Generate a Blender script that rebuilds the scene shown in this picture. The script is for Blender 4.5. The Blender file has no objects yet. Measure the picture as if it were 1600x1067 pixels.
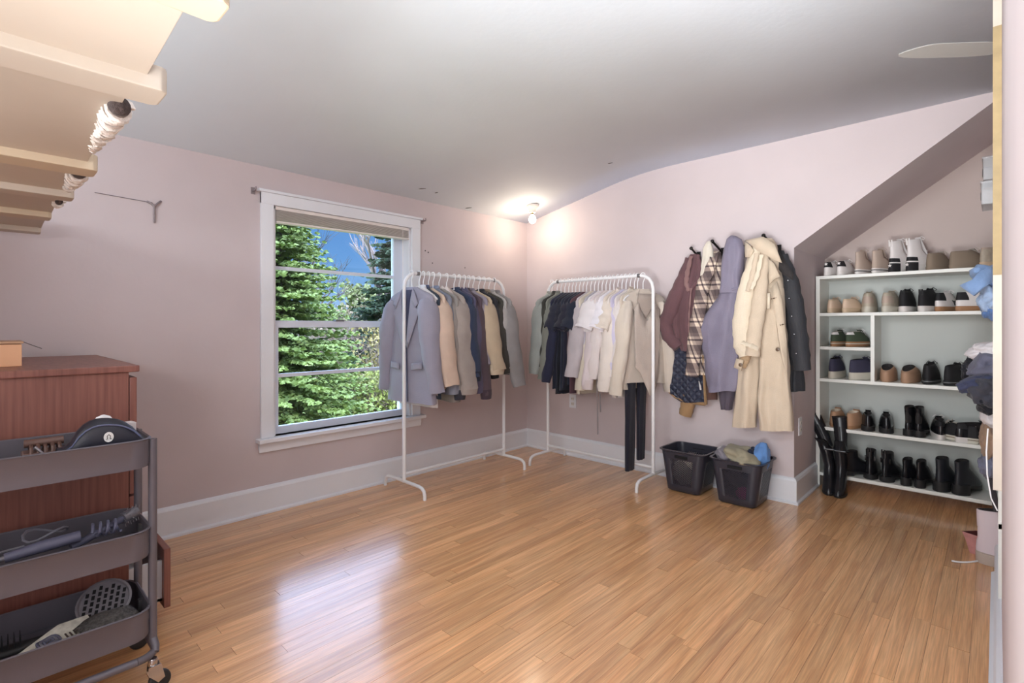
import bpy, bmesh, math, random
from mathutils import Vector, Matrix, noise
R = math.radians
random.seed(7)
SC = bpy.context.scene
COL = SC.collection

# ------------------------------------------------------------------ camera
FPX, TH, EYE = 798.0, R(43.5), 1.14
CT, ST = math.cos(TH), math.sin(TH)
cam_d = bpy.data.cameras.new('camera')
cam_d.sensor_width = 36.0
cam_d.lens = 36.0 * FPX / 1600.0
cam_d.shift_y = -25.5 / 1600.0
cam_d.clip_start = 0.02
cam_d.clip_end = 300
cam = bpy.data.objects.new('camera', cam_d)
COL.objects.link(cam)
cam.location = (0, 0, EYE)
cam.rotation_euler = (R(90), 0, R(46.5))
# forward in world must be (-sin 43.5, cos 43.5)
cam.rotation_euler = (R(90), 0, TH)
SC.camera = cam

# ------------------------------------------------------------------ world, sun, exposure
SC.view_settings.view_transform = 'Standard'
SC.view_settings.look = 'None'
SC.view_settings.gamma = 1.0
SC.view_settings.exposure = 0.42
SC.view_settings.use_curve_mapping = False
SC.cycles.max_bounces = 8
SC.cycles.diffuse_bounces = 5
SC.cycles.sample_clamp_indirect = 6.0

W = bpy.data.worlds.new('sky')
SC.world = W
W.use_nodes = True
nt = W.node_tree
nt.nodes.clear()
def N(tree, t, **kw):
    n = tree.nodes.new(t)
    for k, v in kw.items():
        setattr(n, k, v)
    return n
wo = N(nt, 'ShaderNodeOutputWorld')
bg = N(nt, 'ShaderNodeBackground')
tc = N(nt, 'ShaderNodeTexCoord')
sx = N(nt, 'ShaderNodeSeparateXYZ')
ramp = N(nt, 'ShaderNodeValToRGB')
nt.links.new(tc.outputs['Generated'], sx.inputs[0])
nt.links.new(sx.outputs['Z'], ramp.inputs[0])
cr = ramp.color_ramp
cr.elements[0].position = 0.0; cr.elements[0].color = (0.30, 0.47, 0.70, 1)
cr.elements[1].position = 0.6; cr.elements[1].color = (0.03, 0.11, 0.36, 1)
e = cr.elements.new(0.12); e.color = (0.09, 0.25, 0.54, 1)
e = cr.elements.new(0.25); e.color = (0.05, 0.17, 0.45, 1)
# unseen cloud deck added above the window's view, brightened for the floor reflection
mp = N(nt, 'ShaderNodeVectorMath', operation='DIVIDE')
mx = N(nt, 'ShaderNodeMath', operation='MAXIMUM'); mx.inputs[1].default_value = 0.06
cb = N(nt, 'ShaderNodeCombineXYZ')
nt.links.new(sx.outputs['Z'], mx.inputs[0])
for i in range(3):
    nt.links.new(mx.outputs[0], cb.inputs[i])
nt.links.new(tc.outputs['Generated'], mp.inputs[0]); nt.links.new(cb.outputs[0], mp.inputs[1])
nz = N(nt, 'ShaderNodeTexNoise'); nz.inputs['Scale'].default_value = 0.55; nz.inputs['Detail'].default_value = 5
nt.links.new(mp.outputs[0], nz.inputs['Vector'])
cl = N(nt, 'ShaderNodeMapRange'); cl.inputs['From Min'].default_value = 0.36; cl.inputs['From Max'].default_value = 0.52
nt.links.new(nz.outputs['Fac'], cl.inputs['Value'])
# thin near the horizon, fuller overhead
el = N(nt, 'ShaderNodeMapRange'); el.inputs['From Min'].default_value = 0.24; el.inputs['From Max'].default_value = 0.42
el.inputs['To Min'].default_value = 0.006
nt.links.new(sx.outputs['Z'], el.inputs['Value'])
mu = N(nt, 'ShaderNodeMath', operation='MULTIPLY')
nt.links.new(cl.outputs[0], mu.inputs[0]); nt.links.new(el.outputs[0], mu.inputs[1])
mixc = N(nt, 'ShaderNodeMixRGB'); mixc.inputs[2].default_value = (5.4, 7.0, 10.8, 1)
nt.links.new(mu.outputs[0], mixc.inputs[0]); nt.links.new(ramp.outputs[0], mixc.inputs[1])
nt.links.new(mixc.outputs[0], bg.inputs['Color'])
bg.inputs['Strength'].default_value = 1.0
nt.links.new(bg.outputs[0], wo.inputs[0])

def lamp(name, kind, loc, energy, color=(1, 1, 1), target=None, **kw):
    d = bpy.data.lights.new(name, kind)
    d.energy = energy; d.color = color
    for k, v in kw.items():
        setattr(d, k, v)
    o = bpy.data.objects.new(name, d)
    COL.objects.link(o); o.location = loc
    if target is not None:
        o.rotation_euler = (Vector(target) - Vector(loc)).to_track_quat('-Z', 'Y').to_euler()
    return o
lamp('sun', 'SUN', (6, -6, 12), 2.0, (1, .95, .86), target=(6 - 9, -6 + 5, 12 - 9), angle=R(0.6))
# added fill lamps, out of view behind the camera, standing for no fixture here
lamp('back_wall_fill', 'AREA', (-1.2, -1.55, 1.95), 11, (.90, .96, 1), target=(-1.0, 3.6, 1.5), shape='RECTANGLE', size=2.4, size_y=0.6)  # added fill towards the back wall and its coats
lamp('ceiling_fill', 'AREA', (-1.0, -.9, 1.72), 34, (.90, .96, 1), target=(-1.2, .9, 2.9), shape='RECTANGLE', size=1.6, size_y=1.0)  # added fill, aimed up to lighten the ceiling
lamp('side_fill', 'AREA', (.5, -1.1, 1.2), 15, (.90, .95, 1), target=(-1.6, 2.2, .5), shape='RECTANGLE', size=.8, size_y=1.6)  # added fill for the dresser and the lower window wall
lamp('alcove_fill', 'AREA', (-1.15, -.6, 1.7), 8, (.96, .98, 1), target=(-.45, 4.2, .9), shape='RECTANGLE', size=1.0, size_y=1.0, spread=R(90))  # added fill that brightens the alcove and shoe shelf
lamp('low_ceiling_fill', 'AREA', (.05, -.75, .5), 33, (.95, .98, 1), spread=R(85), target=(-.1, 2.1, 2.34), shape='RECTANGLE', size=.8, size_y=.6)  # added fill from low down, for the right part of the ceiling
po = lamp('window_portal', 'AREA', (-3.42, 1.73, 1.15), 1, target=(0, 1.73, 1.15), shape='RECTANGLE', size=0.95, size_y=1.45)
po.data.cycles.is_portal = True

# ------------------------------------------------------------------ helpers
def lin(c):
    out = []
    for v in c:
        v /= 255.0
        out.append(v / 12.92 if v <= 0.04045 else ((v + 0.055) / 1.055) ** 2.4)
    return out

def ray(px, py):
    r = (px - 800) / FPX; u = -(py - 508) / FPX
    return Vector((r * CT - ST, r * ST + CT, u))
def at_y(px, py, y):
    d = ray(px, py); t = y / d.y
    return Vector((t * d.x, y, EYE + t * d.z))
def at_x(px, py, x):
    d = ray(px, py); t = x / d.x
    return Vector((x, t * d.y, EYE + t * d.z))
def at_z(px, py, z=0):
    d = ray(px, py); t = (z - EYE) / d.z
    return Vector((t * d.x, t * d.y, z))
def at_f(px, py, f):
    return Vector((0, 0, EYE)) + ray(px, py) * f

MATS = {}
def mat(name, rgb, rough=.6, metal=0., bump=0., bscale=120., var=0., vscale=6., spec=.5, coat=0., sheen=0., alpha=None, emit=None):
    if name in MATS:
        return MATS[name]
    m = bpy.data.materials.new(name); m.use_nodes = True
    t = m.node_tree; b = t.nodes['Principled BSDF']
    c = lin(rgb)
    b.inputs['Base Color'].default_value = (*c, 1)
    b.inputs['Roughness'].default_value = rough
    b.inputs['Metallic'].default_value = metal
    b.inputs['Specular IOR Level'].default_value = spec
    if coat: b.inputs['Coat Weight'].default_value = coat
    if sheen: b.inputs['Sheen Weight'].default_value = sheen; b.inputs['Sheen Roughness'].default_value = .5
    if emit:
        b.inputs['Emission Color'].default_value = (*emit[0], 1); b.inputs['Emission Strength'].default_value = emit[1]
    if var or bump:
        tcn = N(t, 'ShaderNodeTexCoord')
    if var:
        n1 = N(t, 'ShaderNodeTexNoise'); n1.inputs['Scale'].default_value = vscale; n1.inputs['Detail'].default_value = 4
        t.links.new(tcn.outputs['Object'], n1.inputs['Vector'])
        mr = N(t, 'ShaderNodeMapRange'); mr.inputs['From Min'].default_value = .3; mr.inputs['From Max'].default_value = .7
        mr.inputs['To Min'].default_value = 1 - var; mr.inputs['To Max'].default_value = 1 + var
        t.links.new(n1.outputs['Fac'], mr.inputs['Value'])
        mm = N(t, 'ShaderNodeVectorMath', operation='SCALE'); mm.inputs[0].default_value = c
        t.links.new(mr.outputs[0], mm.inputs['Scale']); t.links.new(mm.outputs[0], b.inputs['Base Color'])
    if bump:
        n2 = N(t, 'ShaderNodeTexNoise'); n2.inputs['Scale'].default_value = bscale; n2.inputs['Detail'].default_value = 3
        t.links.new(tcn.outputs['Object'], n2.inputs['Vector'])
        bp = N(t, 'ShaderNodeBump'); bp.inputs['Strength'].default_value = bump; bp.inputs['Distance'].default_value = .01
        t.links.new(n2.outputs['Fac'], bp.inputs['Height']); t.links.new(bp.outputs[0], b.inputs['Normal'])
    MATS[name] = m
    return m

def cloth(name, rgb, var=.08, rough=.85, sheen=.15):
    return mat('cloth_' + name, rgb, rough, 0, .25, 220, var, 9, .2, 0, sheen)

class MB:
    def __init__(s):
        s.v = []; s.f = []
    def add(s, verts, faces):
        o = len(s.v)
        s.v += [tuple(p) for p in verts]
        s.f += [tuple(i + o for i in f) for f in faces]
        return s
    def box(s, x0, x1, y0, y1, z0, z1):
        return s.add([(x0, y0, z0), (x1, y0, z0), (x1, y1, z0), (x0, y1, z0), (x0, y0, z1), (x1, y0, z1), (x1, y1, z1), (x0, y1, z1)],
                     [(0, 3, 2, 1), (4, 5, 6, 7), (0, 1, 5, 4), (1, 2, 6, 5), (2, 3, 7, 6), (3, 0, 4, 7)])
    def loft(s, rings, cap0=True, cap1=True, closed=True):
        n = len(rings[0]); o = len(s.v)
        for r in rings: s.v += [tuple(p) for p in r]
        m = n if closed else n - 1
        for i in range(len(rings) - 1):
            for j in range(m):
                a = o + i * n + j; b = o + i * n + (j + 1) % n
                s.f.append((a, b, b + n, a + n))
        if cap0: s.f.append(tuple(o + j for j in range(n))[::-1])
        if cap1: s.f.append(tuple(o + (len(rings) - 1) * n + j for j in range(n)))
        return s
    def tube(s, pts, rad, n=10, sq=(1, 1), up=(0, 0, 1), cap=True):
        pts = [Vector(p) for p in pts]
        if not hasattr(rad, '__len__'): rad = [rad] * len(pts)
        rings = []; ref = None
        for i, p in enumerate(pts):
            d = (pts[min(i + 1, len(pts) - 1)] - pts[max(i - 1, 0)]).normalized()
            if ref is None:
                u = Vector(up)
                if abs(u.dot(d)) > .95: u = Vector((1, 0, 0))
                ref = (u - d * u.dot(d)).normalized()
            else:
                ref = (ref - d * ref.dot(d)).normalized()
            q = d.cross(ref)
            rings.append([p + (ref * math.cos(2 * math.pi * k / n) * sq[0] + q * math.sin(2 * math.pi * k / n) * sq[1]) * rad[i] for k in range(n)])
        return s.loft(rings, cap, cap)
    def lathe(s, prof, c=(0, 0, 0), n=24, axis='Z'):
        rings = []
        for r, z in prof:
            ring = []
            for k in range(n):
                a = 2 * math.pi * k / n
                p = (r * math.cos(a), r * math.sin(a), z)
                if axis == 'X': p = (p[2], p[0], p[1])
                if axis == 'Y': p = (p[1], p[2], p[0])
                ring.append((p[0] + c[0], p[1] + c[1], p[2] + c[2]))
            rings.append(ring)
        return s.loft(rings)
    def prism(s, poly, a0, a1, axis='Y'):
        def P(u, w, a):
            return {'Y': (u, a, w), 'X': (a, u, w), 'Z': (u, w, a)}[axis]
        n = len(poly)
        return s.add([P(u, w, a0) for u, w in poly] + [P(u, w, a1) for u, w in poly],
                     [tuple(range(n)), tuple(range(2 * n - 1, n - 1, -1))] + [(i, i + n, (i + 1) % n + n, (i + 1) % n) for i in range(n)])
    def ball(s, c, r, n=12, m=8):
        rx, ry, rz = r if hasattr(r, '__len__') else (r, r, r)
        rings = []
        for i in range(m + 1):
            t = math.pi * (i / m); t = min(max(t, .04), math.pi - .04)
            rings.append([(c[0] + rx * math.sin(t) * math.cos(2 * math.pi * k / n), c[1] + ry * math.sin(t) * math.sin(2 * math.pi * k / n), c[2] - rz * math.cos(t)) for k in range(n)])
        return s.loft(rings)
    def wrinkle(s, amp, freq=14., seed=0, zs=.4, top=None):
        off = Vector((seed * 1.37, seed * 2.11, seed * .73))
        out = []
        for p in s.v:
            q = Vector(p); r = Vector((q.x, q.y, q.z * zs)) * freq + off
            k = amp if top is None else amp * min(1, max(.15, (top - q.z) * 5))
            d = noise.noise_vector(r) * k + noise.noise_vector(r * 2.3) * k * .45
            out.append((q.x + d.x, q.y + d.y * 1.1, q.z + d.z * .6))
        s.v = out
        return s
    def mesh(s, name, m, smooth=True, bevel=0, seg=2):
        me = bpy.data.meshes.new(name)
        me.from_pydata(s.v, [], s.f)
        bm = bmesh.new(); bm.from_mesh(me)
        bmesh.ops.recalc_face_normals(bm, faces=bm.faces)
        if bevel:
            es = [e for e in bm.edges if len(e.link_faces) == 2 and e.calc_face_angle(0) > R(35)]
            bmesh.ops.bevel(bm, geom=es, offset=bevel, segments=seg, affect='EDGES', profile=.6, clamp_overlap=True)
        for f in bm.faces: f.smooth = smooth
        if smooth:
            for e in bm.edges:
                if len(e.link_faces) == 2 and e.calc_face_angle(0) > R(48): e.smooth = False
        bm.to_mesh(me); bm.free()
        if m is not None: me.materials.append(m)
        return me
    def obj(s, name, m, parent=None, smooth=True, bevel=0, seg=2, loc=None):
        o = bpy.data.objects.new(name, s.mesh(name, m, smooth, bevel, seg))
        COL.objects.link(o)
        if parent is not None: o.parent = parent
        if loc is not None: o.location = loc
        return o

def tag(o, label=None, cat=None, group=None, kind=None):
    if label: o['label'] = label
    if cat: o['category'] = cat
    if group: o['group'] = group
    if kind: o['kind'] = kind
    return o
def thing(name, label, cat, loc=(0, 0, 0), rz=0, group=None):
    o = bpy.data.objects.new(name, None)
    COL.objects.link(o); o.location = loc; o.rotation_euler = (0, 0, rz); o.empty_display_size = .05
    return tag(o, label, cat, group)
def struct(name, mb, m, label=None, bevel=0, smooth=False, cat=None):
    o = mb.obj(name, m, None, smooth, bevel)
    tag(o, label, cat, None, 'structure')
    return o
def kids(o):
    return [c for c in o.children]
def dup(root, loc=None, rz=None, label=None, group=None):
    def rec(o, par):
        c = o.copy(); COL.objects.link(c)
        if par is not None: c.parent = par
        for ch in kids(o): rec(ch, c)
        return c
    r = rec(root, None)
    if loc is not None: r.location = loc
    if rz is not None: r.rotation_euler = (0, 0, rz)
    if label: r['label'] = label
    if group: r['group'] = group
    return r
def sub(o, levels=1):
    m = o.modifiers.new('subsurf', 'SUBSURF'); m.levels = levels; m.render_levels = levels
    return o

# ------------------------------------------------------------------ setting materials
def wall_mat(name, rgb, dirt=.05):
    m = mat(name, rgb, .75, 0, .06, 40, dirt, 1.6, .25)
    return m
M_wall = wall_mat('pale_pink_paint', (207, 194, 195))
M_ceil = wall_mat('ceiling_white_paint', (220, 227, 234), .03)
M_trim = mat('white_gloss_trim', (232, 233, 238), .35, 0, .03, 30, .03, 3)
M_alc = wall_mat('alcove_paint', (200, 184, 178), .04)

def wood_floor():
    m = bpy.data.materials.new('oak_strip_floor'); m.use_nodes = True
    t = m.node_tree; b = t.nodes['Principled BSDF']
    oi = N(t, 'ShaderNodeObjectInfo'); ge = N(t, 'ShaderNodeNewGeometry')
    off = N(t, 'ShaderNodeVectorMath', operation='MULTIPLY_ADD')
    cbx = N(t, 'ShaderNodeCombineXYZ')
    for i in range(3): t.links.new(oi.outputs['Random'], cbx.inputs[i])
    t.links.new(cbx.outputs[0], off.inputs[0]); off.inputs[1].default_value = (37, 91, 53); t.links.new(ge.outputs['Position'], off.inputs[2])
    sc = N(t, 'ShaderNodeVectorMath', operation='MULTIPLY'); sc.inputs[1].default_value = (34, 1.7, 10)
    t.links.new(off.outputs[0], sc.inputs[0])
    n1 = N(t, 'ShaderNodeTexNoise'); n1.inputs['Scale'].default_value = 1.0; n1.inputs['Detail'].default_value = 5; n1.inputs['Distortion'].default_value = .7
    t.links.new(sc.outputs[0], n1.inputs['Vector'])
    r1 = N(t, 'ShaderNodeValToRGB'); c = r1.color_ramp
    c.elements[0].position = .28; c.elements[0].color = (*lin((208, 148, 98)), 1)
    c.elements[1].position = .72; c.elements[1].color = (*lin((242, 190, 136)), 1)
    t.links.new(n1.outputs['Fac'], r1.inputs[0])
    # fine pores
    sc2 = N(t, 'ShaderNodeVectorMath', operation='MULTIPLY'); sc2.inputs[1].default_value = (260, 7, 20)
    t.links.new(off.outputs[0], sc2.inputs[0])
    n2 = N(t, 'ShaderNodeTexNoise'); n2.inputs['Scale'].default_value = 1.0; n2.inputs['Detail'].default_value = 2
    t.links.new(sc2.outputs[0], n2.inputs['Vector'])
    m2 = N(t, 'ShaderNodeMapRange'); m2.inputs['From Min'].default_value = .35; m2.inputs['From Max'].default_value = .65; m2.inputs['To Min'].default_value = .84; m2.inputs['To Max'].default_value = 1.08
    t.links.new(n2.outputs['Fac'], m2.inputs['Value'])
    m3 = N(t, 'ShaderNodeMapRange'); m3.inputs['To Min'].default_value = .86; m3.inputs['To Max'].default_value = 1.16
    t.links.new(oi.outputs['Random'], m3.inputs['Value'])
    mm = N(t, 'ShaderNodeMath', operation='MULTIPLY'); t.links.new(m2.outputs[0], mm.inputs[0]); t.links.new(m3.outputs[0], mm.inputs[1])
    # broad wear
    n3 = N(t, 'ShaderNodeTexNoise'); n3.inputs['Scale'].default_value = .9; n3.inputs['Detail'].default_value = 3
    t.links.new(ge.outputs['Position'], n3.inputs['Vector'])
    m4 = N(t, 'ShaderNodeMapRange'); m4.inputs['From Min'].default_value = .3; m4.inputs['From Max'].default_value = .7; m4.inputs['To Min'].default_value = .9; m4.inputs['To Max'].default_value = 1.07
    t.links.new(n3.outputs['Fac'], m4.inputs['Value'])
    mm2 = N(t, 'ShaderNodeMath', operation='MULTIPLY'); t.links.new(mm.outputs[0], mm2.inputs[0]); t.links.new(m4.outputs[0], mm2.inputs[1])
    vs = N(t, 'ShaderNodeVectorMath', operation='SCALE'); t.links.new(r1.outputs[0], vs.inputs[0]); t.links.new(mm2.outputs[0], vs.inputs['Scale'])
    t.links.new(vs.outputs[0], b.inputs['Base Color'])
    b.inputs['Roughness'].default_value = .34
    b.inputs['Coat Weight'].default_value = .85; b.inputs['Coat Roughness'].default_value = .17; b.inputs['Coat IOR'].default_value = 1.55
    bp = N(t, 'ShaderNodeBump'); bp.inputs['Strength'].default_value = .12; bp.inputs['Distance'].default_value = .004
    t.links.new(n2.outputs['Fac'], bp.inputs['Height']); t.links.new(bp.outputs[0], b.inputs['Normal'])
    return m
M_floor = wood_floor()
M_sub = mat('dark_joint_wood', (70, 44, 26), .8)

# ------------------------------------------------------------------ structure
XW, YB, ZC, ZK = -3.23, 3.61, 2.34, 2.104
fl = struct('floor', MB().box(XW - .15, 1.1, -1.7, 4.6, -.12, -.008), M_sub)
pm = MB().box(-.5, .5, -.5, .5, -.018, 0).mesh('plank', M_floor, False)
bmx = bmesh.new(); bmx.from_mesh(pm); bmx.free()
PW = .0575
def plank(x, y0, y1):
    o = bpy.data.objects.new('plank', pm); COL.objects.link(o); o.parent = fl
    o.location = (x, (y0 + y1) / 2, random.uniform(-.0006, 0)); o.scale = (PW - .0007, y1 - y0 - .0012, 1)
rowsn = int((0.06 - XW) / PW) + 1
cnt = 0
for i in range(rowsn):
    x = XW + PW * (i + .5)
    y = -.75 - random.uniform(0, .9)
    cuts = []
    L = [random.uniform(.75, 1.6) for _ in range(5)]
    tot = sum(L); span = 4.45 - (-.55)
    y = -.55
    for l in L:
        y1 = y + l / tot * span
        plank(x, y, y1); y = y1; cnt += 1
tag(MB().box(.06, 1.1, -1.7, 4.5, -.008, 0).obj('hall_flooring', M_floor, fl, False))
tag(MB().box(XW, .06, -1.7, -.552, -.008, 0).obj('rear_flooring', M_floor, fl, False))

# window wall with opening
WY0, WY1, WZ0, WZ1 = 1.265, 2.285, .455, 1.875
wl = MB()
wl.box(XW - .16, XW, -1.7, WY0, 0, 2.45).box(XW - .16, XW, WY1, 4.6, 0, 2.45).box(XW - .16, XW, WY0, WY1, 0, WZ0).box(XW - .16, XW, WY0, WY1, WZ1, 2.45)
struct('wall_left', wl, M_wall)

def ceil_z(x):
    xs, xe = XW, -2.05
    if x <= -2.35: return ZK + (x - xs) / (xe - xs) * (ZC - ZK)
    if x >= -1.75: return ZC
    t = (x + 2.35) / .6
    z0 = ZK + (-2.35 - xs) / (xe - xs) * (ZC - ZK)
    s = (ZC - ZK) / (xe - xs)
    return z0 + s * .6 * (t - t * t / 2)
cx = [XW - .16, XW] + [-2.9, -2.6] + [-2.35 + .06 * k for k in range(11)] + [-1.0, 1.1]
poly = [(x, ceil_z(x)) for x in cx] + [(1.1, 2.5), (XW - .16, 2.5)]
ce = struct('ceiling', MB().prism(poly, -1.7, 4.6), M_ceil)
for p in ce.data.polygons: p.use_smooth = True
for e in ce.data.edges: pass
# back wall with the raking edge of the alcove opening
bp_ = [(XW, 0), (-.94, 0), (-.94, 1.635), (.09, ZC + .02), (-1.75, ZC + .02)] + [(x, ceil_z(x) + .02) for x in (-1.9, -2.05, -2.2, -2.35, -2.8)] + [(XW, ZK + .02)]
struct('wall_back', MB().prism(bp_, YB, YB + .1), M_wall)
struct('wall_alcove_left', MB().box(-1.04, -.94, YB + .1, 4.6, 0, 1.66).prism([(-.94, 1.635), (-.94, 1.70), (-1.04, 1.70), (-1.04, 1.635)], YB + .1, 4.6), M_wall)
struct('wall_alcove_back', MB().box(-1.04, 1.1, 4.42, 4.55, 0, 2.45), M_alc)
struct('ceiling_alcove', MB().prism([(-.94, 1.635), (.09, ZC + .02), (.0, ZC + .1), (-1.03, 1.70)], YB + .1, 4.5), M_wall)
struct('wall_right', MB().box(.013, .13, .45, 2.45, 0, ZC + .02), M_wall)
struct('wall_front', MB().box(XW - .16, 1.1, -1.8, -1.7, 0, 2.5), M_wall)
struct('wall_hall', MB().box(1.1, 1.2, -1.8, 4.6, 0, 2.5), M_wall)

# baseboards: board with cap moulding and shoe
def base_prof(h=.165, t=.02):
    return [(0, 0), (t + .012, 0), (t + .012, .012), (t, .02), (t, h - .02), (t - .006, h - .008), (.004, h), (0, h)]
def mitred(name, prof, f0, f1):
    n = len(prof)
    return struct(name, MB().add([f0(u, w) for u, w in prof] + [f1(u, w) for u, w in prof],
                  [tuple(range(n)), tuple(range(2 * n - 1, n - 1, -1))] + [(i, i + n, (i + 1) % n + n, (i + 1) % n) for i in range(n)]), M_trim)
def base_x(name, y, x0, x1, side=-1, h=.165, m=1):
    return mitred(name, base_prof(h), lambda u, w: (x0, y + side * u, w), lambda u, w: (x1 + m * u, y + side * u, w))
def base_y(name, x, y0, y1, side=1, h=.165, m=0):
    return mitred(name, base_prof(h), lambda u, w: (x + side * u, y0 - m * u, w), lambda u, w: (x + side * u, y1, w))
base_y('baseboard_left', XW, -1.7, YB)
base_x('baseboard_back', YB, XW + .02, -.94)
base_y('baseboard_alcove', -.94, YB, 4.12, m=1)
base_y('baseboard_right', .013, .45, 3.2, -1, .15)

# wood and painted edge board closing the partition's end
eb = struct('trim_1', MB().box(-.0097, .013, 2.45, 2.475, .565, ZC), mat('cream_trim', (220, 208, 192), .5, 0, .05, 40, .05, 8))
MB().box(-.0099, .0128, 2.4475, 2.4505, 1.315, 2.18).obj('bare_wood_strip', mat('bare_pine', (178, 156, 116), .7, 0, .1, 60, .12, 14), eb, False)['label'] = 'unpainted tan wood strip on the edge board'

# ------------------------------------------------------------------ window
win = tag(thing('window_1', 'white double hung window with raised blind looking onto trees', 'window', (XW, 0, 0)), kind='structure')
def wpart(name, mb, m=M_trim, bevel=.003, parent=win):
    return mb.obj(name, m, parent, False, bevel)
x0 = 0
wpart('casing', MB().box(0, .022, 1.19, WY0, WZ0, 1.95)).name = 'side_casing'
wpart('side_casing', MB().box(0, .022, WY1, 2.36, WZ0, 1.95))
wpart('head_casing', MB().box(0, .024, 1.19, 2.36, WZ1, 1.945).box(0, .035, 1.175, 2.375, 1.945, 1.962))
wpart('sill', MB().box(-.1, .065, 1.165, 2.385, .432, WZ0))
wpart('apron', MB().box(0, .02, 1.18, 2.37, .37, .432))
wpart('jamb', MB().box(-.155, 0, WY0 - .001, WY0 + .018, WZ0, WZ1))
wpart('jamb', MB().box(-.155, 0, WY1 - .018, WY1 + .001, WZ0, WZ1))
wpart('jamb_head', MB().box(-.155, 0, WY0, WY1, WZ1 - .018, WZ1 + .001))
M_glass = bpy.data.materials.new('window_glass'); M_glass.use_nodes = True
t = M_glass.node_tree; t.nodes.clear()
go = N(t, 'ShaderNodeOutputMaterial'); gt = N(t, 'ShaderNodeBsdfTransparent'); gg = N(t, 'ShaderNodeBsdfGlossy'); gm = N(t, 'ShaderNodeMixShader'); gf = N(t, 'ShaderNodeFresnel')
gf.inputs[0].default_value = 1.3; gg.inputs['Roughness'].default_value = .02; gt.inputs[0].default_value = (.97, .98, .98, 1)
t.links.new(gf.outputs[0], gm.inputs[0]); t.links.new(gt.outputs[0], gm.inputs[1]); t.links.new(gg.outputs[0], gm.inputs[2]); t.links.new(gm.outputs[0], go.inputs[0])
M_sash = mat('sash_paint', (222, 227, 240), .4)
def sash(name, xc, z0, z1, zm):
    a, b = WY0 + .018, WY1 - .018
    s = MB().box(xc - .018, xc + .018, a, a + .034, z0, z1).box(xc - .018, xc + .018, b - .034 - .04 * (name == 'upper_sash'), b, z0, z1)
    s.box(xc - .018, xc + .018, a + .034, b - .034, z0, z0 + .045).box(xc - .018, xc + .018, a + .034, b - .034, z1 - .04, z1)
    o = s.obj(name, M_sash, win, False)
    MB().box(xc - .012, xc + .012, a + .034, b - .034, zm - .011, zm + .011).obj('muntin', M_sash, o, False)
    for q0, q1 in ((z0 + .045, zm - .011), (zm + .011, z1 - .04)):
        MB().box(xc - .002, xc + .002, a + .034, b - .034, q0, q1).obj('pane', M_glass, o, False)
    return o
sash('upper_sash', -.105, 1.125, 1.86, 1.505)
sash('lower_sash', -.06, .458, 1.165, .822)
lk = MB().box(-.075, -.035, 1.70, 1.76, 1.165, 1.178).tube([(-.055, 1.73, 1.178), (-.055, 1.73, 1.19), (-.05, 1.76, 1.192)], .005, 8).obj('sash_lock', mat('grey_metal', (150, 148, 150), .35, .8), win)
# raised blind: head rail, stacked slats, bottom rail, cord
bl = thing('window_blind', 'white slatted blind pulled up to the top of the window', 'blind', (XW - .012, 1.775, 0))
M_bl = mat('blind_vinyl', (232, 224, 218), .5)
MB().box(-.022, .022, -.495, .495, 1.852, 1.874).obj('head_rail', M_bl, bl, False, .003)
for k in range(9):
    s = .018 * (k / 8.)
    MB().add([(-.02, -.49, 1.846 - k * .0058 - .001 * k), (.02, -.49, 1.846 - k * .0058 - .001 * k), (.02, .49, 1.848 - k * .0058), (-.02, .49, 1.848 - k * .0058),
              (-.02, -.49, 1.848 - k * .0058 - .001 * k), (.02, -.49, 1.848 - k * .0058 - .001 * k), (.02, .49, 1.850 - k * .0058), (-.02, .49, 1.850 - k * .0058)],
             [(0, 3, 2, 1), (4, 5, 6, 7), (0, 1, 5, 4), (1, 2, 6, 5), (2, 3, 7, 6), (3, 0, 4, 7)]).obj('slat', M_bl, bl, False)
MB().prism([(-.49, 1.772), (.49, 1.786), (.49, 1.797), (-.49, 1.785)], -.022, .022, 'X').obj('bottom_rail', M_bl, bl, False, .003)
MB().tube([(.024, .43, 1.85), (.026, .432, 1.4), (.024, .43, .95)], .0016, 6).obj('pull_cord', M_bl, bl)
MB().lathe([(.002, .90), (.008, .905), (.006, .93), (.002, .95)], (.024, .43, 0), 10).obj('cord_tassel', M_bl, bl)
for k, yy in enumerate((1.15, 2.39)):
    br = thing('rod_bracket', ('small metal curtain rod bracket at the upper left corner of the window casing', 'small metal curtain rod bracket at the upper right corner of the window casing')[k], 'bracket', (XW, yy, 1.945))
    MB().box(0, .004, -.012, .012, -.02, .02).box(0, .04, -.004, .004, -.006, .004).obj('plate', mat('aged_metal', (150, 138, 140), .5, .5), br, False)
    MB().tube([(.04, 0, -.004), (.05, 0, .004), (.048, 0, .016)], .004, 8).obj('cup', mat('aged_metal', ()), br)

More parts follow.
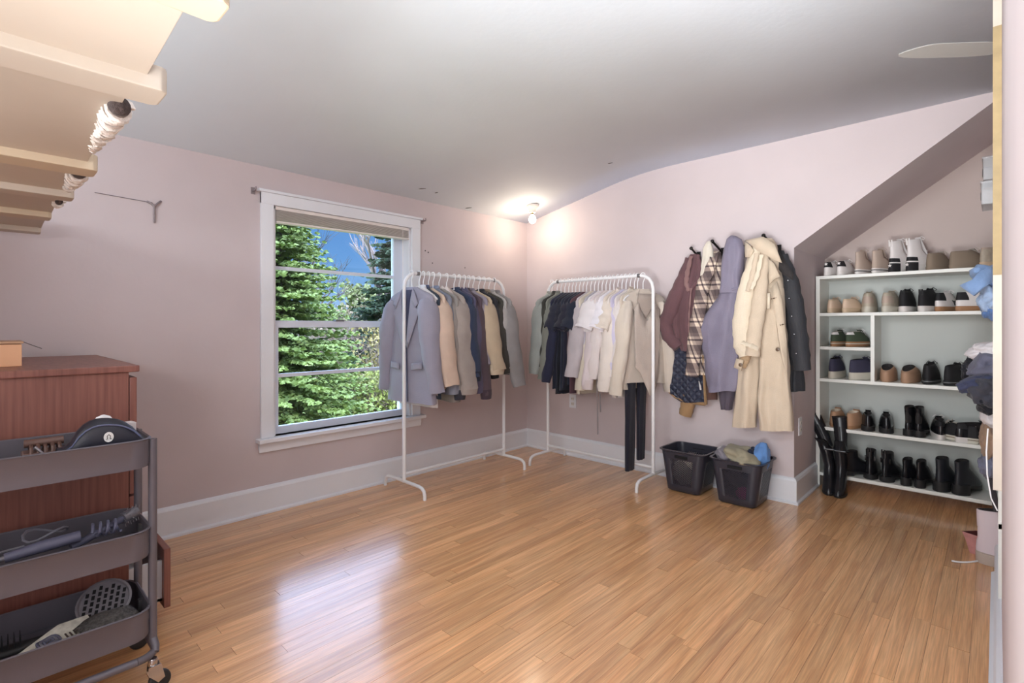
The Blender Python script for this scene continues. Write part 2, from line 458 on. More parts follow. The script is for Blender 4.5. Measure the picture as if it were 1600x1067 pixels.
# ------------------------------------------------------------------ clothes racks
M_rack = mat('white_powder_coat', (238, 237, 238), .3)
def make_rack(label, loc, rz):
    t = thing('clothes_rack', label, 'clothes rack', loc, rz, 'white clothes racks')
    r = .1; h = 1.5; L = .485
    p = [(0, -L, .07)]
    p += [(0, -L, z) for z in (.3, .8, h - r)]
    p += [(0, -L + r - r * math.cos(a), h - r + r * math.sin(a)) for a in (.4, .8, 1.2)]
    p += [(0, -L + r, h), (0, 0, h), (0, L - r, h)]
    p += [(0, L - r + r * math.sin(a), h - r + r * math.cos(a)) for a in (.4, .8, 1.2)]
    p += [(0, L, h - r)] + [(0, L, z) for z in (.8, .3, .07)]
    MB().tube(p, .0125, 12, up=(1, 0, 0)).obj('frame', M_rack, t)
    MB().tube([(0, -L, .125), (0, L, .125)], .0105, 12).obj('lower_rail', M_rack, t)
    for s in (-1, 1):
        q = [(-.23, s * L, 0), (-.23, s * L, .03), (-.222, s * L, .055), (-.2, s * L, .07), (-.17, s * L, .075), (0, s * L, .078), (.17, s * L, .075), (.2, s * L, .07), (.222, s * L, .055), (.23, s * L, .03), (.23, s * L, 0)]
        MB().tube(q, .0115, 10, up=(0, 1, 0)).obj('foot', M_rack, t)
    for s in (-1, 1):
        MB().lathe([(.0135, -.012), (.0145, -.01), (.0145, .01), (.0135, .012)], (0, s * (L - r - .012), h), 12, 'Y').obj('joint_sleeve', mat('grey_metal', ()), t)
    return t
RK1 = (-2.93, 2.505); RK2 = (-2.262, 3.335)
make_rack('white tubular clothes rack in front of the window, holding jackets', (RK1[0], RK1[1], 0), 0)
make_rack('white tubular clothes rack along the back wall, holding pale and black tops', (RK2[0], RK2[1], 0), R(90))
BAR = 1.5

# hanger prototype
M_hang = mat('white_plastic', (244, 244, 246), .35)
M_wire = mat('steel_wire', (150, 148, 150), .3, .9)
def hanger_parts(root):
    MB().tube([(0, 0, -.1), (0, 0, -.05), (.01, 0, -.03), (.018, 0, -.008), (.0165, 0, .01), (.009, 0, .0175), (0, 0, .0195), (-.009, 0, .0175), (-.0165, 0, .009), (-.0175, 0, -.004)], .0033, 8, up=(0, 1, 0)).obj('hook', M_hang, root)
    MB().tube([(-.19, 0, -.186), (-.165, 0, -.166), (-.1, 0, -.136), (-.03, 0, -.108), (0, 0, -.099), (.03, 0, -.108), (.1, 0, -.136), (.165, 0, -.166), (.19, 0, -.186)], .006, 8, (1, 1), (0, 1, 0)).obj('shoulder_arm', M_hang, root)
    MB().tube([(-.187, 0, -.187), (0, 0, -.192), (.187, 0, -.187)], .004, 8, up=(0, 1, 0)).obj('crossbar', M_hang, root)
HANG = None
def hanger(loc, rz, label, group):
    global HANG
    if HANG is None:
        HANG = thing('clothes_hanger', label, 'hanger', loc, rz, group); hanger_parts(HANG); return HANG
    return dup(HANG, loc, rz, label, group)

# ------------------------------------------------------------------ garments
def sup(a, n=2.6):
    c, s = math.cos(a), math.sin(a)
    return math.copysign(abs(c) ** (2 / n), c), math.copysign(abs(s) ** (2 / n), s)

class Body:
    """profile of a hanging garment: half width and half depth by height"""
    def __init__(s, prof): s.p = prof
    def at(s, z):
        p = s.p
        if z >= p[0][0]: return p[0][1], p[0][2]
        for (z0, w0, d0), (z1, w1, d1) in zip(p, p[1:]):
            if z1 <= z <= z0:
                t = (z0 - z) / (z0 - z1 + 1e-9); return w0 + (w1 - w0) * t, d0 + (d1 - d0) * t
        return p[-1][1], p[-1][2]
    def front(s, x, z, off=.004):
        w, d = s.at(z); u = min(abs(x / w), .999)
        return -d * (1 - u ** 2.6) ** (1 / 2.6) - off

def body_mesh(prof, seed, amp=.012, k=5, nz=18, n=36):
    rnd = random.Random(seed); B = Body(prof)
    ztop, zbot = prof[0][0], prof[-1][0]
    zs = [p[0] for p in prof[:5]]
    z4 = zs[-1]
    zs += [z4 + (zbot - z4) * i / nz for i in range(1, nz + 1)]
    ph = [rnd.uniform(0, 6.28) for _ in range(6)]; kk = [k + rnd.uniform(-1, 1.5), k * 1.7 + rnd.uniform(-1, 1), k * .6]
    rings = []
    for z in zs:
        w, d = B.at(z); t = max(0, (z4 - z) / (z4 - zbot))
        ring = []
        for i in range(n):
            a = 2 * math.pi * i / n; cx_, sy_ = sup(a)
            f = amp * (t ** .8) * (math.sin(kk[0] * a + ph[0] + 1.2 * t) * .6 + math.sin(kk[1] * a + ph[1] - 1.5 * t) * .35 + .4 * math.sin(kk[2] * a + ph[2] + 4 * t))
            sag = .008 * t * math.sin(2 * a + ph[3])
            ring.append((w * cx_ + f * .35 * math.cos(a), d * sy_ + f * (math.copysign(1, sy_) if abs(sy_) > .3 else sy_), z + sag * (1 if z == zbot else .3)))
        rings.append(ring)
    # turned-in hem
    last = rings[-1]
    rings.append([(x * .93, y * .75, z + .015) for x, y, z in last])
    return MB().loft(rings).wrinkle(.009, 9, seed, .28, ztop - .08)

def sleeve_mesh(sh, side, length, r0, r1, seed, out=.04, zs=-.20, fwd=0., flat=.62):
    rnd = random.Random(seed * 7 + side + 11)
    pts, rad = [], []
    m = 18; sw = rnd.uniform(-.02, .025); bend = rnd.uniform(.0, .02)
    for i in range(m + 1):
        t = i / m
        x = sh - .062 + .022 * min(1, t * 5) + (out + .022) * t ** .9 - bend * math.sin(math.pi * t) - .012 * max(0, t - .75)
        pts.append((side * x, (fwd + sw) * t - .012 * math.sin(math.pi * t), zs - length * t))
        b = r0 * (1 - t ** 1.6) + r1 * t ** 1.6
        rad.append(b * (.62 if i == 0 else .88 if i == 1 else 1) + .0035 * math.sin(19 * t + seed * 1.7) * (t > .2))
    mb = MB().tube(pts, rad, 18, (flat, 1.0), (1, 0, 0), False)
    e_ = mb.v[-18:]; c_ = [sum(p[k] for p in e_) / 18 for k in range(3)]
    mb.v += [(c_[0] + (p[0] - c_[0]) * .86, c_[1] + (p[1] - c_[1]) * .86, p[2] + .02) for p in e_]
    n0 = len(mb.v) - 36
    mb.f += [(n0 + j, n0 + (j + 1) % 18, n0 + 18 + (j + 1) % 18, n0 + 18 + j) for j in range(18)] + [tuple(n0 + 18 + j for j in range(18))]
    mb.f.append(tuple(range(18))[::-1])
    return mb.wrinkle(.011, 11, seed + side, .55, zs)

def patch(B, poly, m, name, parent, off=.005, thick=.003, back=False, dark=False):
    """piece of cloth lying on the front of a body, given by its outline in (x, z)"""
    bm = bmesh.new()
    vs = [bm.verts.new((x, 0, z)) for x, z in poly]
    bm.faces.new(vs)
    bmesh.ops.triangulate(bm, faces=bm.faces)
    for _ in range(2):
        bmesh.ops.subdivide_edges(bm, edges=bm.edges[:], cuts=1, use_grid_fill=True)
    for v in bm.verts:
        y = B.front(v.co.x, v.co.z, off); v.co.y = -y if back else y
    me = bpy.data.meshes.new(name); bm.to_mesh(me); bm.free()
    for p in me.polygons: p.use_smooth = True
    me.materials.append(m)
    o = bpy.data.objects.new(name, me); COL.objects.link(o); o.parent = parent
    md = o.modifiers.new('s', 'SOLIDIFY'); md.thickness = thick; md.offset = 0
    return o

def button(parent, x, y, z, r=.006, m=None, name='button', axis='Y'):
    return MB().lathe([(r * .6, -.002), (r, -.001), (r, .001), (r * .7, .002)], (x, y, z), 10, axis).obj(name, m or mat('dark_button', (60, 52, 50), .4), parent)

def profile(sh, hem, zlen, dep, hemdep, zn=-.118):
    return [(zn + .02, .055, .014), (zn + .004, .085, .02), (zn - .018, sh * .70, dep * .7), (zn - .036, sh * .90, dep * .8), (zn - .062, sh, dep * .95), (zn - .2, sh * .95, dep),
            (zn - .2 - (zlen - .2) * .5, (sh * .97 + hem) / 2, (dep + hemdep) / 2), (zn - zlen, hem, hemdep)]

GROUP1 = 'clothes hung on the rack by the window'; GROUP2 = 'clothes hung on the rack along the back wall'
HG1 = 'hangers on the rack by the window'; HG2 = 'hangers on the rack along the back wall'
gseed = 100
def garment(rack, pos, name, cat, short, label, m, sh=.2, length=.62, hem=.21, dep=.024, hemdep=.026, sleeve='long', sl=.55, r0=.066, r1=.045, cuff=None, collar=None,
            cm=None, front=None, fm=None, amp=.011, k=5, rot=0., out=.035, hang=True, rib=False, hood=None, zn=-.118, flat=.62):
    global gseed; gseed += 1
    if rack == 1: loc = (RK1[0], RK1[1] - .485 + pos, BAR); rz = R(rot)
    else: loc = (RK2[0] - .485 + pos, RK2[1], BAR); rz = R(90 + rot)
    g = GROUP1 if rack == 1 else GROUP2
    t = thing(name, label, cat, loc, rz, g)
    P = profile(sh, hem, length, dep, hemdep, zn); B = Body(P)
    sub(body_mesh(P, gseed, amp, k).obj('body', m, t), 0)
    cm = cm or m
    if sleeve:
        L = sl if sleeve == 'long' else .2
        ra, rb = (r0, r1) if sleeve == 'long' else (r0, r0 * .95)
        for s in (-1, 1):
            oo = out * (1 if sleeve == 'long' else .9)
            o = sleeve_mesh(sh, s, L, ra, rb, gseed, out, zn - .072, 0., flat).obj('sleeve', m, t)
            if cuff:
                vv = [v.co for v in o.data.vertices]; zl = min(v.z for v in vv); en = [v for v in vv if v.z < zl + .03]
                xe = sum(v.x for v in en) / len(en); ye = sum(v.y for v in en) / len(en)
                MB().tube([(xe, ye, zl + .05), (xe, ye, zl + .015), (xe, ye, zl - .02)], [rb * 1.05, rb * 1.1, rb * .98], 14, (flat, 1), (1, 0, 0)).wrinkle(.004, 20, gseed).obj('cuff', cuff, t)
    if collar == 'shirt':
        rg = lambda w, d, z, y=0: [(w * math.cos(2 * math.pi * i / 20), y + d * math.sin(2 * math.pi * i / 20), z + .02 * math.sin(2 * math.pi * i / 20) * 1) for i in range(20)]
        MB().loft([rg(.062, .022, zn - .012), rg(.056, .026, zn + .018), rg(.06, .03, zn + .024), rg(.085, .034, zn - .02)], False, False).obj('collar', cm, t)
    elif collar == 'crew':
        pts = [(.072 * math.cos(a), .024 * math.sin(a), zn - .006 + .014 * math.sin(a)) for a in [2 * math.pi * i / 20 for i in range(21)]]
        MB().tube(pts, .008, 8).obj('neckband', cm, t)
    elif collar == 'hood':
        hm = hood or m
        rings = []
        for i in range(9):
            q = i / 8.; z = zn + .035 - .2 * q
            w = .03 + .105 * math.sin(math.pi * min(.98, .12 + .75 * q)); d = .02 + .035 * math.sin(math.pi * q)
            rings.append([(w * math.cos(2 * math.pi * j / 18), .018 + .012 * q + d * math.sin(2 * math.pi * j / 18), z + .012 * math.sin(3 * j)) for j in range(18)])
        MB().loft(rings).obj('hood', hm, t)
        pts = [(.1 * math.cos(a), -.012 + .03 * math.sin(a), zn - .03 - .04 * abs(math.cos(a)) ** 2 + .02 * math.sin(a)) for a in [2 * math.pi * i / 22 for i in range(23)]]
        MB().tube(pts, .016, 8).obj('hood_edge', cm, t)
    fz = zn - .02; zb = zn - length
    if front == 'placket':
        patch(B, [(-.014, fz - .03), (.014, fz - .03), (.014, zb + .006), (-.014, zb + .006)], fm or m, 'placket', t, .008)
        for i in range(5):
            z = fz - .08 - i * (length - .14) / 4.6
            button(t, 0, B.front(0, z, .013), z, .0055, mat('pale_button', (214, 206, 196), .4))
    elif front == 'zip':
        patch(B, [(-.006, fz - .03), (.006, fz - .03), (.006, zb + .004), (-.006, zb + .004)], fm or mat('zip_metal', (120, 118, 120), .4, .6), 'zip', t, .009)
    elif front == 'open':
        patch(B, [(-.05, fz), (.05, fz), (.062, zb + .02), (-.062, zb + .02)], fm or mat('inner_shadow_cloth', (96, 88, 86), .9), 'inner_lining', t, .006)
    if rib:
        xr = [(hem * 1.01, hemdep * 1.1, zb + .045), (hem * .96, hemdep * 1.0, zb + .02), (hem * .95, hemdep, zb - .018)]
        MB().loft([[(w * sup(2 * math.pi * i / 28)[0], d * sup(2 * math.pi * i / 28)[1] * 1.12, z) for i in range(28)] for w, d, z in xr]).obj('hem_band', cuff or m, t)
    if hang:
        hanger(loc, rz, 'white plastic hanger carrying the ' + short, HG1 if rack == 1 else HG2)
    return t, B

C_ = cloth
# --- rack by the window, nearest first
M_blz = C_('blue_grey_suiting', (158, 156, 172), .05, .75)
bz, B = garment(1, .06, 'blazer', 'blazer', 'blue-grey blazer', 'blue-grey single-breasted blazer with notched lapels, nearest the camera on the window rack', M_blz,
                sh=.205, length=.77, hem=.225, dep=.042, hemdep=.05, sl=.62, r0=.082, r1=.054, amp=.008, k=3, rot=9, out=.065, flat=.8)
zn = -.118
M_lin = C_('navy_lining', (72, 74, 98), .05)
patch(B, [(-.045, zn + .0), (.045, zn + .0), (.03, zn - .16), (.005, zn - .37), (-.02, zn - .16)], M_lin, 'lining', bz, .006)
for s in (-1, 1):
    patch(B, [(s * .05, zn - .015), (s * .078, zn - .055), (s * .098, zn - .13), (s * .125, zn - .135), (s * .112, zn - .18), (s * .02, zn - .40), (s * .008, zn - .37), (s * .035, zn - .15)], M_blz, 'lapel', bz, .014, .005)
    patch(B, [(s * .05, zn + .01), (s * .085, zn - .03), (s * .12, zn - .10), (s * .09, zn - .125), (s * .055, zn - .06)], M_blz, 'collar', bz, .019, .006)
    patch(B, [(s * .06, zn - .5), (s * .15, zn - .49), (s * .15, zn - .535), (s * .06, zn - .545)], M_blz, 'pocket_flap', bz, .013, .005)
patch(B, [(.004, zn - .38), (.012, zn - .38), (.03, zn - .76), (.022, zn - .76)], M_lin, 'front_edge', bz, .012, .004)
for z in (-.42, -.53, -.63):
    button(bz, -.018, B.front(0, zn + z, .014), zn + z, .009, mat('grey_button', (120, 118, 130), .35))
for s in (-1, 1):
    for k in range(3):
        button(bz, s * .238, -.045, -.76 + .02 * k, .005, mat('grey_button', ()), 'cuff_button')
MB().tube([(-.0, 0, -.1), (0, 0, -.05), (.01, 0, -.03), (.018, 0, -.008), (.009, 0, .0175), (-.009, 0, .0175)], .001, 6)

Wh = lambda: C_('white_cotton', (226, 222, 222), .04)
L1 = [
 # pos, name, category, short, label, colour, kwargs
 (.125, 'shirt', 'shirt', 'white shirt behind the blazer', 'white shirt whose hem shows just below the blue-grey blazer', C_('white_cotton', (226, 222, 222), .04), dict(length=.80, hem=.2, sh=.18, sleeve=None, collar='shirt')),
 (.16, 'jacket', 'jacket', 'navy jacket behind the blazer', 'navy jacket with a dark collar showing above the blazer shoulder', C_('dark_teal', (52, 62, 76)), dict(length=.74, sl=.5, collar='shirt', cm=C_('navy_denim', (70, 76, 104)))),
 (.205, 'cardigan', 'cardigan', 'peach-beige cardigan', 'peach-beige cardigan with a full sleeve, right behind the blazer', C_('peach_beige', (214, 190, 172)), dict(length=.66, sl=.58, r0=.082, r1=.06, out=.08, collar='crew', rib=True)),
 (.245, 'denim_jacket', 'jacket', 'faded denim jacket', 'faded blue-grey denim jacket with snap cuffs behind the peach-beige cardigan', C_('faded_denim', (128, 132, 146), .14), dict(length=.72, sl=.62, collar='shirt', front='placket', cuff=C_('faded_denim', ()), out=.05)),
 (.30, 'hoodie', 'hoodie', 'grey hoodie with fleece hood', 'grey hooded jacket with a cream fleece-lined hood on the window rack', C_('warm_grey', (150, 144, 140)), dict(length=.78, sl=.66, collar='hood', hood=C_('cream_fleece', (216, 204, 198), .15), cm=C_('cream_fleece', ()), front='zip', out=.055, cuff=C_('dark_rib', (56, 56, 66)))),
 (.37, 'sweater', 'sweater', 'taupe wool sweater', 'taupe wool sweater with a balloon sleeve, in the middle of the window rack', C_('taupe_wool', (164, 154, 148), .1), dict(length=.72, sl=.62, r0=.092, r1=.07, out=.085, collar='crew', rib=True, cuff=C_('taupe_wool', ()), dep=.034)),
 (.44, 'jacket', 'jacket', 'navy blue jacket', 'navy blue jacket with a stand collar next to the taupe wool sweater', C_('navy', (54, 64, 88)), dict(length=.66, sl=.54, r0=.078, collar='shirt', cuff=C_('navy_rib', (38, 42, 58)), out=.075)),
 (.49, 'sweatshirt', 'sweatshirt', 'slate-violet hooded sweatshirt', 'slate-violet hooded sweatshirt between the navy jacket and the plum shirt', C_('slate_violet', (88, 84, 108)), dict(length=.7, sl=.66, collar='hood', out=.05)),
 (.54, 'shirt', 'shirt', 'plum-brown shirt', 'plum-brown overshirt with two pale snaps on its cuff', C_('plum_brown', (88, 74, 82)), dict(length=.66, sl=.68, collar='shirt', front='placket', out=.055, cuff=C_('plum_dark', (72, 60, 70)))),
 (.585, 'shirt', 'shirt', 'lilac-grey shirt', 'lilac-grey shirt tucked between plum overshirt and beige jacket on the window rack', C_('lilac_grey', (150, 142, 154)), dict(length=.58, sl=.46, collar='shirt', out=.03)),
 (.63, 'jacket', 'jacket', 'sand-beige jacket', 'sand-beige fleece jacket with turned-up sleeve cuffs on the window rack', C_('sand_beige', (190, 172, 148)), dict(length=.58, sl=.5, r0=.082, r1=.062, out=.085, collar='crew', cuff=C_('sand_light', (206, 188, 164)))),
 (.69, 'jacket', 'jacket', 'black zip jacket', 'black jacket with a steel front zip beside the sand-beige jacket', C_('black_shell', (48, 48, 54)), dict(length=.64, sl=.5, collar='shirt', front='zip', out=.045)),
 (.745, 'jacket', 'jacket', 'olive-black suede jacket', 'olive-black suede jacket with a tan collar edge near the room corner', C_('olive_black', (66, 64, 60), .12), dict(length=.62, sl=.54, collar='shirt', cm=C_('tan_collar', (150, 136, 118)), out=.05)),
 (.80, 'shirt', 'shirt', 'pale grey shirt', 'pale grey shirt hanging second from the corner end of the window rack', C_('pale_grey', (178, 174, 172)), dict(length=.6, sl=.5, collar='shirt', out=.04)),
 (.86, 'coat', 'coat', 'grey wool coat', 'grey wool coat with long sleeves at the corner end of the window rack', C_('mid_grey_wool', (142, 138, 138), .1), dict(length=.62, sl=.64, r0=.082, r1=.058, out=.10, collar='shirt', dep=.03)),
]
for pos, nm, cat, short, lab, m, kw in L1:
    garment(1, pos, nm, cat, short, lab, m, rot=random.uniform(-3, 4), **kw)

# --- rack along the back wall, from the room corner outwards
blk = lambda i: C_('ink_%d' % i, [(42, 44, 58), (36, 38, 50), (46, 50, 64), (40, 40, 54), (38, 42, 56)][i], .06)
pale = lambda n, c: C_(n, c, .04)
L2 = [
 (.045, 'coat', 'coat', 'sage-grey coat', 'sage-grey coat with a pale collar at the corner end of the back rack', C_('sage_grey', (148, 152, 148)), dict(length=.64, sl=.56, r0=.074, r1=.054, out=.06, collar='shirt', cm=C_('sage_pale', (176, 176, 168)), dep=.03)),
 (.10, 'shirt', 'shirt', 'dark olive shirt', 'dark olive shirt second from the corner on the back rack', C_('dark_olive', (62, 62, 58)), dict(length=.56, sl=.5, collar='shirt')),
 (.14, 'shirt', 'shirt', 'grey-green overshirt', 'grey-green overshirt hanging between dark olive shirt and navy long-sleeved top', C_('grey_green', (126, 128, 120)), dict(length=.6, sl=.6, out=.05, collar='shirt')),
 (.18, 'long_sleeved_top', 'top', 'navy long-sleeved top', 'navy long-sleeved top whose sleeve hangs clear at the left of the dark tops', C_('deep_navy', (44, 46, 66)), dict(length=.62, sl=.62, r0=.055, r1=.042, out=.06, collar='crew')),
 (.22, 't_shirt', 'shirt', 'first black tee', 'black t-shirt right beside the navy long-sleeved top', blk(0), dict(length=.74, sleeve='short', out=.05, collar='crew')),
 (.255, 't_shirt', 'shirt', 'second black tee', 'long black t-shirt with a drooping hem, second of the dark tees from the corner', blk(1), dict(length=.78, sleeve='short', out=.035, collar='crew', amp=.018)),
 (.29, 't_shirt', 'shirt', 'third black tee', 'blue-black t-shirt in the middle of the five dark tees', blk(2), dict(length=.75, sleeve='short', out=.045, collar='crew')),
 (.325, 't_shirt', 'shirt', 'fourth black tee', 'dark ink-coloured t-shirt, fourth of the dark tees from the corner', blk(3), dict(length=.72, sleeve='short', out=.055, collar='crew')),
 (.36, 't_shirt', 'shirt', 'last black tee', 'charcoal t-shirt with a wide sleeve next to the maroon top', blk(4), dict(length=.70, sleeve='short', out=.06, r0=.075, collar='crew')),
 (.395, 'long_sleeved_top', 'top', 'maroon top', 'dark maroon top squeezed between the dark tees and grey sweatshirt', C_('dark_maroon', (88, 62, 70)), dict(length=.76, sl=.5, collar='crew', out=.03)),
 (.435, 'sweatshirt', 'sweatshirt', 'lilac-grey sweatshirt', 'lilac-grey sweatshirt with a full sleeve beside the dark tops', C_('lilac_sweat', (182, 174, 178)), dict(length=.58, sl=.56, r0=.074, r1=.056, out=.06, collar='crew', dep=.03)),
 (.47, 'knit_top', 'top', 'cream knit top', 'long cream knit top hanging lowest beside the lilac-grey sweatshirt', pale('cream_knit', (206, 196, 180)), dict(length=.76, sl=.66, r0=.06, r1=.05, out=.03, collar='crew', amp=.018)),
 (.505, 't_shirt', 'shirt', 'grey striped tee', 'grey-white t-shirt with faint blue stripes under its sleeve', pale('grey_white', (176, 172, 182)), dict(length=.6, sleeve='short', out=.05, collar='crew')),
 (.54, 't_shirt', 'shirt', 'white boxy tee', 'white boxy t-shirt with a wide short sleeve on the back rack', pale('white_tee', (224, 218, 220)), dict(length=.58, sleeve='short', out=.07, r0=.08, collar='crew')),
 (.575, 'sweatshirt', 'sweatshirt', 'rose-white sweatshirt', 'rose-white sweatshirt with ribbed cuffs among the pale tops', pale('rose_white', (216, 204, 206)), dict(length=.62, sl=.62, out=.05, collar='crew', rib=True, cuff=pale('rose_rib', (206, 194, 194)))),
 (.61, 'blouse', 'blouse', 'white laced blouse', 'white blouse with lacing at its side and two long grey ties', pale('laced_white', (214, 204, 202)), dict(length=.62, sl=.56, out=.045, collar='crew', amp=.02)),
 (.645, 't_shirt', 'shirt', 'bright white tee', 'bright white gathered t-shirt between the laced blouse and cream tee', pale('bright_white', (232, 228, 234)), dict(length=.56, sleeve='short', out=.06, collar='crew', amp=.02)),
 (.68, 't_shirt', 'shirt', 'cream tee', 'cream short-sleeved top beside the bright white tee', pale('cream_tee', (218, 206, 194)), dict(length=.58, sleeve='short', out=.06, collar='crew')),
 (.715, 'shirt', 'shirt', 'ivory shirt', 'ivory buttoned shirt with a long tail among the pale tops', pale('ivory', (222, 212, 204)), dict(length=.72, sl=.62, out=.055, collar='shirt', cuff=pale('ivory', ()))),
 (.75, 'blouse', 'blouse', 'lavender blouse', 'pale lavender blouse with only a sliver showing on the back rack', pale('lavender', (198, 192, 214)), dict(length=.6, sl=.58, out=.035, collar='crew')),
 (.785, 'blouse', 'blouse', 'frilled white blouse', 'white blouse with a frilled hem next to the beige cardigan', pale('frill_white', (218, 210, 208)), dict(length=.76, sl=.54, out=.03, collar='crew', amp=.022, k=8)),
 (.82, 'shirt', 'shirt', 'oatmeal shirt', 'oatmeal overshirt directly behind the beige cardigan', pale('oatmeal', (210, 198, 184)), dict(length=.7, sl=.66, out=.06, collar='shirt')),
]
G2 = {}
for pos, nm, cat, short, lab, m, kw in L2:
    kw.setdefault('dep', .017); kw.setdefault('hemdep', .02); kw.setdefault('amp', .009)
    t, B = garment(2, pos, nm, cat, short, lab, m, rot=random.uniform(-3, 3), **kw)
    G2[short] = t
# laced blouse ties
tl = G2['white laced blouse']
for s, (x, z1) in enumerate(((-.19, -1.16), (-.155, -1.0))):
    MB().tube([(x, -.02, -.66), (x - .005, -.024, -.85), (x + .003, -.024, z1)], [.004, .004, .005], 6).obj('tie', C_('grey_tie', (140, 132, 134)), tl)['label'] = 'long grey tie'
# beige open cardigan over a tank top, facing the room
M_card = pale('beige_cardigan', (206, 194, 182)); M_tank = pale('tank_taupe', (192, 178, 168))
cd, B = garment(2, .89, 'cardigan', 'cardigan', 'beige open cardigan', 'beige open cardigan over a taupe tank, frontmost on the back rack', M_card, sh=.2, length=.66, hem=.215, dep=.028, hemdep=.034, sl=.66, r0=.07, r1=.058,
                out=.055, rot=-24, amp=.010, k=4)
tk = thing('tank_top', 'taupe scoop-neck tank with pointed hem inside the beige cardigan', 'top', cd.location, cd.rotation_euler.z, GROUP2)
patch(B, [(-.07, -.20), (-.055, -.25), (0, -.33), (.06, -.26), (.075, -.2), (.12, -.25), (.105, -.40), (.1, -.70), (.06, -.86), (.02, -.865), (-.06, -.70), (-.1, -.66), (-.105, -.4), (-.11, -.25)], M_tank, 'front_panel', tk, .017, .006)
patch(B, [(-.075, -.135), (.075, -.135), (.07, -.2), (.045, -.25), (0, -.31), (-.045, -.25), (-.07, -.2)], C_('tank_back', (178, 164, 154)), 'back_panel', tk, .009, .003)
MB().tube([(-.09, -.045, -.205), (-.072, -.034, -.14), (-.04, -.012, -.105)], .004, 6).obj('strap', M_tank, tk)
MB().tube([(.09, -.045, -.205), (.072, -.034, -.14), (.04, -.012, -.105)], .004, 6).obj('strap', M_tank, tk)
# black trousers hung full length
tr = thing('trousers', 'long black trousers hanging full length from the back rack', 'trousers', (RK2[0] - .485 + .845, RK2[1], BAR), R(90), GROUP2)
hanger(tr.location, R(90), 'white plastic hanger carrying the long black trousers', HG2)
M_trou = C_('black_ponte', (42, 42, 54), .05)
def leg(xa, xb, z0, z1, sd):
    rg = []
    for i in range(13):
        q = i / 12.; z = z0 + (z1 - z0) * q
        a = xa[0] + (xa[1] - xa[0]) * q; b = xb[0] + (xb[1] - xb[0]) * q
        xc, w = (a + b) / 2, (b - a) / 2
        rg.append([(xc + w * sup(2 * math.pi * j / 20)[0], .008 + .016 * sup(2 * math.pi * j / 20)[1] + .004 * math.sin(6 * j / 3 + sd + 4 * q), z) for j in range(20)])
    return MB().loft(rg)
rg = []
for z, w in ((-.185, .12), (-.2, .125), (-.3, .14), (-.5, .15)):
    rg.append([(.0 + w * sup(2 * math.pi * j / 20)[0], .008 + .018 * sup(2 * math.pi * j / 20)[1], z) for j in range(20)])
MB().loft(rg).obj('waist', M_trou, tr)
leg((-.15, -.145), (.0, -.045), -.48, -1.40, 1).obj('leg', M_trou, tr)
leg((.0, .015), (.15, .10), -.48, -1.35, 3).obj('leg', M_trou, tr)

# ------------------------------------------------------------------ coats on the wall hooks
def coat_loft(rows, Y0, hd=.06, amp=.014, k=7, seed=0, n=48, slant=.6, refine=5, wr=.012):
    """rows of (py, left px, right px) read on the vertical plane Y0 -> folded, flattened body of real depth"""
    R_ = []
    rows = [tuple(r) if len(r) > 3 else (*r, hd) for r in rows]
    for a, b in zip(rows, rows[1:]):
        for i in range(refine):
            q = i / refine; R_.append([a[j] + (b[j] - a[j]) * q for j in range(len(a))])
    R_.append(list(rows[-1]))
    rings = []
    rnd = random.Random(seed); p1, p2, p3 = [rnd.uniform(0, 6) for _ in range(3)]
    for idx, r in enumerate(R_):
        py, l, rr = r[:3]; d = r[3] if len(r) > 3 else hd
        A, Bq = at_y(l, py, Y0), at_y(rr, py, Y0)
        xc, w, z = (A.x + Bq.x) / 2, (Bq.x - A.x) / 2, (A.z + Bq.z) / 2
        q = idx / (len(R_) - 1.)
        ring = []
        for i in range(n):
            a = 2 * math.pi * i / n; c, s = sup(a, 2.3); u = c
            f = amp * min(1, .25 + 1.2 * q) * (math.sin(k * u + p1 + slant * q * 3) * .6 + .4 * math.sin(k * 1.9 * u + p2 - slant * q * 2) + .25 * math.sin(6 * q + p3 + u))
            zz = A.z + (Bq.z - A.z) * (c + 1) / 2
            ring.append((xc + w * c, Y0 + d * s + f * (1 if s < .2 else .2), zz))
        rings.append(ring)
    last = rings[-1]
    cxm = sum(p[0] for p in last) / n
    rings.append([(cxm + (x - cxm) * .95, Y0 + (y - Y0) * .7, z + .012) for x, y, z in last])
    return MB().loft(rings).wrinkle(wr, 9, seed + 3, .45)
def sl_px(pts, rad, Y, n=16, sq=(1, .7)):
    P = []; Rr = []
    for i in range(len(pts) - 1):
        for j in range(5):
            q = j / 5.
            yy = Y if not hasattr(Y, '__len__') else Y[i] + (Y[i + 1] - Y[i]) * q
            a = at_y(pts[i][0] + (pts[i + 1][0] - pts[i][0]) * q, pts[i][1] + (pts[i + 1][1] - pts[i][1]) * q, yy)
            P.append(a); Rr.append(rad[i] + (rad[i + 1] - rad[i]) * q + .003 * math.sin(2.2 * len(P)))
    P.append(at_y(pts[-1][0], pts[-1][1], Y if not hasattr(Y, '__len__') else Y[-1])); Rr.append(rad[-1])
    return MB().tube(P, Rr, n, sq, (1, 0, 0)).wrinkle(min(.017, rad[0] * .22), 12, len(P) + pts[0][0], .6)
